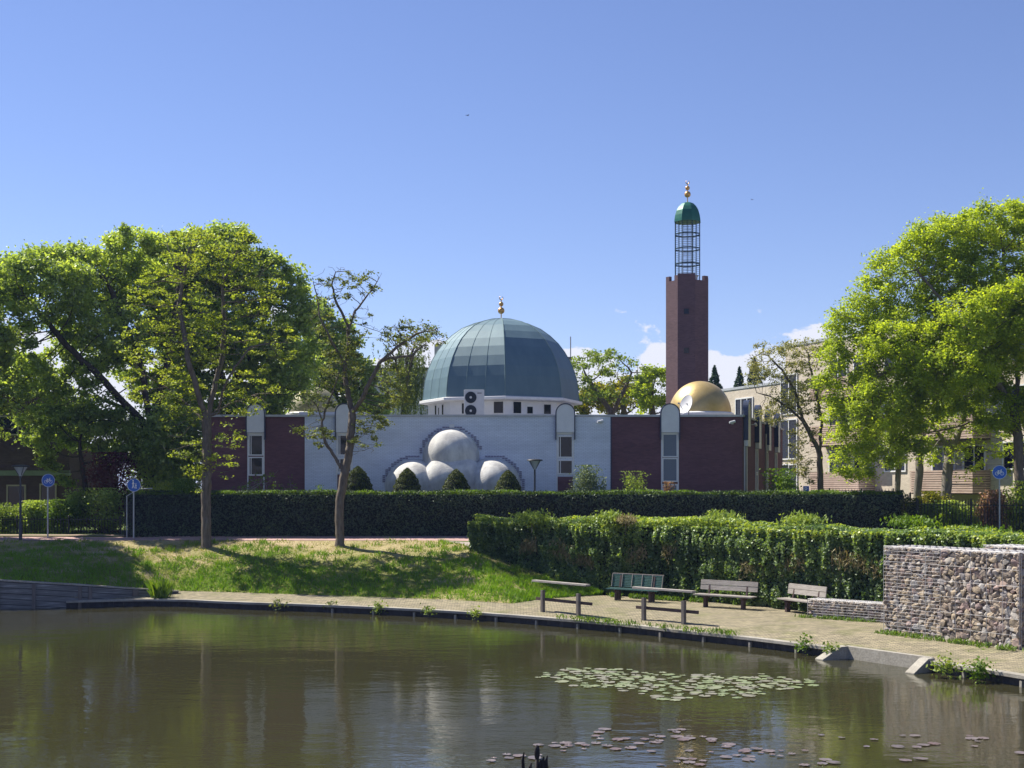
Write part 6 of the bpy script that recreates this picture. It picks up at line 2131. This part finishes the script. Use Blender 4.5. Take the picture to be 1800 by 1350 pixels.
shrub('shrub', 'silvery green bushy shrub below the tall window right of the lamp', 1031, 822, 63.9, 60, PZ, LM['silver'], 1, 4200, .10, .05)
shrub('shrub', 'small silvery shoot beside the bushy shrub on the white wall', 1062, 843, 63.9, 14, PZ, LM['silver'], 2, 700, .09, .045)
shrub('shrub', 'loose yellow-green shrub against the red brick left of the blinds window', 1116, 832, 63.9, 58, PZ, LM['mid'], 3, 3000, .10, .05)
shrub('shrub', 'little orange-green shrub directly under the blinds window', 1176, 851, 63.6, 24, PZ, LM['pink'], 4, 1200, .09, .045)
shrub('shrub', 'broad leafy shrub at the far right corner of the mosque', 1376, 828, 64.3, 66, PZ, LM['fresh'], 5, 4200, .13, .07)
shrub('shrub', 'bright green rounded shrub behind the left part of the hedge', 322, 846, 62.9, 62, PZ, LM['fresh'], 6, 5000, .09, .04)
shrub('shrub', 'light yellow-green shrub at the left end of the hedge', 280, 853, 62.95, 66, PZ, LM['locust_front'], 7, 3500, .09, .04)
shrub('shrub', 'small bright green sprig on the hedge behind the two bank trees', 562, 857, 62.9, 24, PZ, LM['fresh'], 8, 1500, .09, .04)
# gnarled pale-branched shrub with few leaves
gs = thing('shrub', 'gnarled shrub of bare pale branches before the left red brick wall', 'shrub', tuple(P(455, 860, 63.6).xy.to_3d() + Vector((0, 0, PZ))))
rgs = np.random.default_rng(9); m = MB(); tips = []
c = P(455, 0, 63.6); c.z = PZ


def branch(m, p, d, L_, r, depth):
    pts = [p]; q = p.copy(); dd_ = d.copy()
    for i in range(4):
        dd_ = (dd_ + Vector(rgs.normal(size=3) * .32) + Vector((0, 0, -.10 if depth < 3 else .02))).normalized(); q = q + dd_ * L_ / 4; pts.append(q.copy())
    m.tube([tuple(v_) for v_ in pts], [r * (1 - .15 * i) for i in range(5)], 5)
    tips.append(q)
    if depth > 0:
        for i in range(3): branch(m, pts[rgs.integers(2, 5)], (dd_ + Vector(rgs.normal(size=3) * .8)).normalized(), L_ * .62, r * .55, depth - 1)


for i in range(9):
    a = 2 * PI * i / 9
    branch(m, c + Vector((0, 0, 1.0)), Vector((math.cos(a) * 1.4, math.sin(a) * .5, .75)).normalized(), 1.5, .05, 3)
m.tube([tuple(c), tuple(c + Vector((0, 0, 1.05)))], .1, 8)
m.build('branches', M['bark_pale'], gs)
tp = np.array([list(q) for q in tips]); tp = tp[rgs.uniform(size=len(tp)) < .55]
q = np.repeat(tp, 9, axis=0) + rgs.normal(size=(len(tp) * 9, 3)) * .09
leaves('foliage', q, rgs, LM['fresh'], gs, .11, .06, .5)

# left-hand undergrowth and red shrub
shrub('red_leaf_shrub', 'dark red-leaved shrub behind the two blue path signs', 195, 800, 66.0, 110, 2.3, LM['red'], 11, 9000, .13, .07, form='round')
for i, (px, yt, Y_, w, lf, lab) in enumerate([
    (12, 888, 64.8, 70, 'mid', 'rounded garden shrub below the house window at far left'), (62, 884, 65.4, 60, 'dense', 'dark shrub under the shaded house wall'),
    (112, 882, 64.9, 62, 'fresh', 'brighter shrub right behind the bicycle sign pole'), (140, 862, 66.5, 70, 'dense', 'tall dark shrub left of the red-leaved one'),
    (185, 862, 64.6, 76, 'dense', 'dark green shrub in front of the red-leaved one'), (-60, 880, 65, 90, 'mid', 'garden shrub cut by the left picture edge')]):
    shrub('shrub', lab, px, yt, Y_, w, PZ, LM[lf], 20 + i, 6500, .11, .06, group='garden shrubs on the left')
tree('small_tree', 'low leafy tree overhanging the bicycle sign', tuple(P(150, 920, 67)), [PL(67, (150, 920), (148, 840), (140, 790))],
     [B(110, 770, 67, 50, 34), B(150, 750, 67, 60, 34), B(90, 815, 67, 26, 22), B(205, 760, 67, 40, 40), B(118, 840, 67, 20, 16), B(240, 800, 67, 30, 34)],
     LM['mid'], M['bark_dark'], .13, step=.4, dens=.55, di=2.8, dk=.6, nl=38, sig=(.3, .3, .18), L=.19, W=.11, up=.7, seed=61, tip=.010, shell=.4, leafy=.02)
shrub('tall_shrub', 'very dark tall shrub filling the corner behind the hedge end', 296, 720, 69.5, 150, 2.3, LM['dense'], 31, 24000, .17, .10)
tree('small_tree', 'shadowy understory tree between leaning ash trunk and mosque wing', tuple(P(335, 900, 73)), [PL(73, (335, 900), (335, 780))],
     [B(330, 760, 73, 55, 50), B(290, 800, 73, 40, 50), B(350, 820, 73, 40, 40), B(310, 720, 73, 40, 40)], LM['dense'], M['bark_dark'], .16, step=.4, dens=.5, di=3, dk=.65, nl=50, sig=(.3, .3, .2), L=.2, W=.11, up=.6, seed=63, tip=.010, shell=.4, leafy=.02)

# right-hand garden behind the fence
for i, (px, yt, Y_, w, lf, lab) in enumerate([
    (1640, 868, 63.2, 70, 'yellow', 'low yellow-flowering shrub behind the iron fence'), (1680, 884, 61.8, 90, 'dense', 'dark green shrub behind the middle of the iron fence'),
    (1742, 866, 61.6, 62, 'pink', 'pink-tipped shrub behind the iron fence'), (1790, 850, 61.9, 70, 'dense', 'tall dark shrub behind the right end of the iron fence'), (1630, 890, 61.6, 50, 'dense', 'dark shrub behind the left end of the iron fence'),
    (1850, 850, 60.6, 90, 'dense', 'dark shrub cut by the right picture edge')]):
    shrub('shrub', lab, px, yt, Y_, w, PZ, LM[lf], 70 + i, 6500, .12, .06, group='shrubs behind the iron fence')

# plants hanging on the quay and in its cracks
for i, (px, py, n, h, sp, mt, lab) in enumerate([
    (488, 1062, 90, .22, .35, 'sparse', 'weed tuft on the quay edge below the first bank tree'), (582, 1064, 60, .20, .3, 'sparse', 'weed tuft on the quay edge below the forked tree'), (667, 1068, 140, .35, .25, 'mid', 'taller weed hanging over the quay right of the forked tree'),
    (752, 1074, 90, .2, .3, 'mid', 'small weed on the quay edge left of the ivy wall end'), (836, 1078, 110, .3, .25, 'mid', 'weed on the quay edge below the ivy wall end'), (1415, 1134, 130, .28, .28, 'fresh', 'weed on the quay edge left of the outfall'),
    (1462, 1141, 110, .22, .25, 'mid', 'leafy weed clump touching the left wing of the outfall'), (1662, 1172, 200, .28, .35, 'mid', 'weed clump touching the right wing of the outfall'), (1720, 1180, 260, .34, .3, 'fresh', 'bright green plant on the quay right of the outfall')]):
    Yq = (HC - QZ) * F / (py - HY)
    c = P(px, py, Yq)
    rgq = np.random.default_rng(90 + i)
    C = rgq.normal(size=(n, 3)) * np.array([sp * .5, .10, h * .4]) + np.array([c.x, c.y, QZ + .02])
    wd = thing('weed', lab, 'weed', (c.x, c.y, QZ), 'weeds along the quay')
    leaves('leaves', C, rgq, LM[mt], wd, .09, .06, .5)
    sm_ = MB()
    for _ in range(5):
        a_ = rgq.normal(size=2) * sp * .4; sm_.tube([(c.x, c.y, QZ + .0), (c.x + a_[0] * .5, c.y + a_[1] * .2, QZ + h * .35), (c.x + a_[0], c.y + a_[1] * .3, QZ + h * .5)], .006, 4)
    sm_.build('stems', M['bark'], wd)
c = P(283, 1051, 53.0)
ir = tuft('iris_plant', c.x, c.y - .05, QZ + .02, 170, .75, .30, LM['fresh'], 'clump of tall sword-shaped leaves at the end of the timber wall', 'water plant', None, 3, .035)
# little weeds at the foot of gabion and benches
for i, (p0, p1, n, lab) in enumerate([((10.75, 39.15), (13.25, 34.9), 1500, 'weeds growing along the foot of the tall gabion'), ((3.6, 51.6), (8.2, 47.9), 2600, 'grass fringe under the benches along the ivy foot'), ((9.4, 43.8), (12.0, 41.7), 900, 'weeds along the foot of the low gabion'), ((1.2, 45.1), (6.6, 39.6), 1600, 'sparse grass line along the inner quay edge')]):
    rgq = np.random.default_rng(120 + i); u = rgq.uniform(size=n); a = np.array(p0); b = np.array(p1)
    q = a + (b - a) * u[:, None] + rgq.normal(size=(n, 2)) * .10
    dn = snoise(q[:, 0], q[:, 1], 0 * u, 3 + i, 2.5) > .42
    z = np.full(n, .36) if i != 3 else np.full(n, .29); z = z if i != 1 else z + .1
    C = np.stack([q[:, 0], q[:, 1], z + rgq.uniform(0, .14, n)], 1)[dn]
    o = leaves('weeds', C, rgq, LM['fresh'], None, .13, .03, .0, axis=(0, 0, 1)); tag(o, lab, 'weeds', kind='stuff')

# =================================================================== WATER LILIES
def pad_mesh(name, mat, r, seed):
    rg_ = np.random.default_rng(seed); n = 22
    vs = [(0, 0, .004)]; fs = []
    a0, a1 = R(12), R(348)
    for i in range(n + 1):
        a = a0 + (a1 - a0) * i / n; rr = r * (1 + rg_.uniform(-.04, .04)) * (.97 if i in (0, n) else 1)
        vs.append((rr * math.cos(a), rr * math.sin(a) * .9, .010 + rg_.uniform(-.003, .006)))
    for i in range(n): fs.append((0, i + 1, i + 2))
    m = MB(); m.add(vs, fs)
    return m


def pads(name, label, group, spots, mat, seed, r, where):
    rg_ = np.random.default_rng(seed); protos = []
    for i, (x, y) in enumerate(spots):
        if i < 4:
            o = pad_mesh(name, mat, r, seed + i).build(name, mat, None)
            a = o.data.attributes.new('var', 'FLOAT', 'FACE')
            for k in range(len(o.data.polygons)): a.data[k].value = [.1, .4, .65, .9][i]
            protos.append(o)
        else:
            o = protos[int(rg_.integers(0, 4))].copy(); COL.objects.link(o)
        o.location = (x, y, 0.004 + rg_.uniform(0, .008))
        s_ = rg_.uniform(.5, 1.3)
        o.rotation_euler = (rg_.normal() * .02, rg_.normal() * .02, rg_.uniform(0, 6.28)); o.scale = (s_, s_, 1)
        wh = where(x, y)
        tag(o, label % wh, 'lily pad', group % wh)


def where_far(x, y):
    px = 900 + x * F / y; py = HY + HC * F / y
    side = 'far left' if px < 990 else 'left' if px < 1075 else 'left centre' if px < 1145 else 'centre' if px < 1210 else 'right centre' if px < 1270 else 'right' if px < 1340 else 'far right'
    return ('back row' if py < 1189 else 'middle row' if py < 1203 else 'front row') + ', ' + side


def where_near(x, y):
    px = 900 + x * F / y; py = HY + HC * F / y
    side = 'beside the black stump' if px < 1000 else 'left of centre' if px < 1100 else 'at the centre' if px < 1170 else 'right of centre' if px < 1260 else 'toward the right' if px < 1450 else 'under the gabion reflection'
    return side + (', farther row' if py < 1305 else ', middle row' if py < 1325 else ', nearest row')


def wp(px, py): 
    Y_ = HC * F / (py - HY); return ((px - 900) * Y_ / F, Y_)


rgp = np.random.default_rng(2)
sp1 = []
cl = [(1045, 1183, 60, 6, 26), (1010, 1190, 50, 6, 18), (1095, 1190, 70, 8, 28), (1130, 1204, 60, 8, 28), (1190, 1212, 70, 8, 30), (1230, 1215, 55, 7, 16), (1260, 1196, 60, 5, 16), (1320, 1199, 60, 8, 24), (1345, 1206, 50, 6, 16), (1290, 1220, 45, 4, 8), (1180, 1228, 35, 4, 6), (1240, 1190, 30, 4, 5), (1390, 1200, 25, 4, 4), (1030, 1206, 30, 4, 4)]
for cx, cy, sx, sy, n in cl:
    t_ = 0
    while n > 0 and t_ < 400:
        t_ += 1
        q = wp(cx + rgp.normal() * sx * .5, cy + rgp.normal() * sy * .5)
        if all((q[0] - o[0]) ** 2 + (q[1] - o[1]) ** 2 > .055 for o in sp1): sp1.append(q); n -= 1
pads('lily_pad', 'pale green lily pad, %s of the large patch', 'green lily pads, %s', sp1, M['pad_green'], 5, .142, where_far)
sp2 = []
cl = [(985, 1310, 30, 4, 14), (880, 1331, 22, 4, 6), (915, 1331, 25, 4, 8), (1055, 1300, 20, 10, 8), (1080, 1312, 30, 10, 6), (1130, 1300, 40, 12, 8), (1150, 1305, 20, 8, 8), (1200, 1297, 22, 5, 8), (1240, 1303, 22, 5, 8), (1195, 1285, 15, 3, 3), (1300, 1318, 28, 8, 9),
      (1265, 1333, 30, 6, 8), (1220, 1339, 24, 5, 6), (1330, 1330, 30, 8, 8), (1390, 1322, 25, 7, 5), (1060, 1284, 12, 4, 3), (1140, 1322, 50, 4, 5), (1010, 1318, 50, 6, 6), (1420, 1345, 40, 6, 6), (1190, 1346, 60, 5, 5), (1500, 1300, 70, 8, 7), (1610, 1312, 70, 10, 9), (1700, 1300, 70, 10, 9), (1560, 1338, 60, 6, 6), (1770, 1318, 50, 12, 8)]
for cx, cy, sx, sy, n in cl:
    t_ = 0
    n = (n + 1) // 2
    while n > 0 and t_ < 400:
        t_ += 1
        q = wp(cx + rgp.normal() * sx * .75, cy + rgp.normal() * sy * .55)
        if all((q[0] - o[0]) ** 2 + (q[1] - o[1]) ** 2 > .03 for o in sp2): sp2.append(q); n -= 1
pads('lily_pad', 'small reddish lily pad of the near patch, %s', 'reddish lily pads %s', sp2, M['pad_pink'], 15, .105, where_near)

# dark stump stakes at the bottom
sx_, sy_ = wp(938, 1358)
stp = thing('driftwood_stump', 'blackened jagged wooden stump sticking out of the near water', 'stump', (sx_, sy_, 0))
k21 = sy_ / F
m = MB()
for px, py, r in ((920, 1322, .028), (933, 1341, .03), (955, 1330, .035), (961, 1328, .03), (950, 1335, .03)):
    t_ = P(px, py, sy_); m.tube([(t_.x + (938 - px) * .0, sy_, -.6), (t_.x, sy_, 0), (t_.x - .01, sy_, t_.z * .6), (t_.x + .01, sy_, t_.z)], [r * 1.4, r * 1.2, r, r * .35], 7)
m.build('stakes', M['stump_wood'], stp)
t_ = P(944, 1322, sy_)
m = MB(); m.lathe([(.001, -.13), (.03, -.10), (.048, -.03), (.045, .06), (.028, .12), (.001, .14)], (t_.x, sy_ + .02, t_.z - .02), 10).tube([(t_.x, sy_ + .02, -.5), (t_.x, sy_ + .02, t_.z - .1)], .03, 6)
m.build('round_topped_stake', M['stump_wood'], stp, True)


# birds
def bird(label, px, py, Y_, s_, rz):
    c = P(px, py, Y_)
    r = thing('bird', label, 'bird', tuple(c), 'birds high in the sky', rz)
    prof = [(.001, -.5), (.06, -.42), (.10, -.2), (.115, 0), (.085, .25), (.09, .34), (.05, .44), (.001, .52)]
    m = MB(Matrix.Scale(s_, 4) @ Matrix.Rotation(R(90), 4, 'Y')); m.lathe(prof, (0, 0, 0), 10)
    o = m.build('body', M['bird'], None, True); o.parent = r
    for sg in (-1, 1):
        m = MB(Matrix.Scale(s_, 4))
        m.add([(.15, sg * .08, .05), (-.15, sg * .08, .05), (.18, sg * .45, .28), (-.12, sg * .45, .26), (.02, sg * .95, .12), (-.10, sg * .92, .10),
               (.15, sg * .08, .03), (-.15, sg * .08, .03), (.18, sg * .45, .26), (-.12, sg * .45, .24)], [(0, 1, 3, 2), (2, 3, 5, 4), (6, 7, 9, 8), (8, 9, 5, 4)])
        o = m.build('wing', M['bird'], None); o.parent = r
    m = MB(Matrix.Scale(s_, 4)); m.add([(-.4, -.03, 0), (-.4, .03, 0), (-.72, .10, 0), (-.72, -.10, 0)], [(0, 1, 2, 3)])
    o = m.build('tail', M['bird'], None); o.parent = r


bird('tiny dark bird flying above the green dome', 822, 203, 90, .22, R(50))
bird('tiny dark bird flying right of the minaret top', 1322, 351, 110, .20, R(120))
print('objects', len(bpy.data.objects))

# =================================================================== THE AIR
hzm = bpy.data.materials.new('haze')
hzm.use_nodes = True
hn = hzm.node_tree.nodes; hn.clear()
ho = hn.new('ShaderNodeOutputMaterial'); pv = hn.new('ShaderNodeVolumePrincipled')
pv.inputs['Color'].default_value = (0.36, 0.50, 1.0, 1)
pv.inputs['Density'].default_value = 0.0002
pv.inputs['Anisotropy'].default_value = 0.2
hzm.node_tree.links.new(pv.outputs[0], ho.inputs['Volume'])
hb = MB().box2((-905, -125, -2.4), (905, 3005, 29)).build('haze', hzm)
hb['kind'] = 'stuff'
hb['label'] = 'thin bluish air over the park and pond'
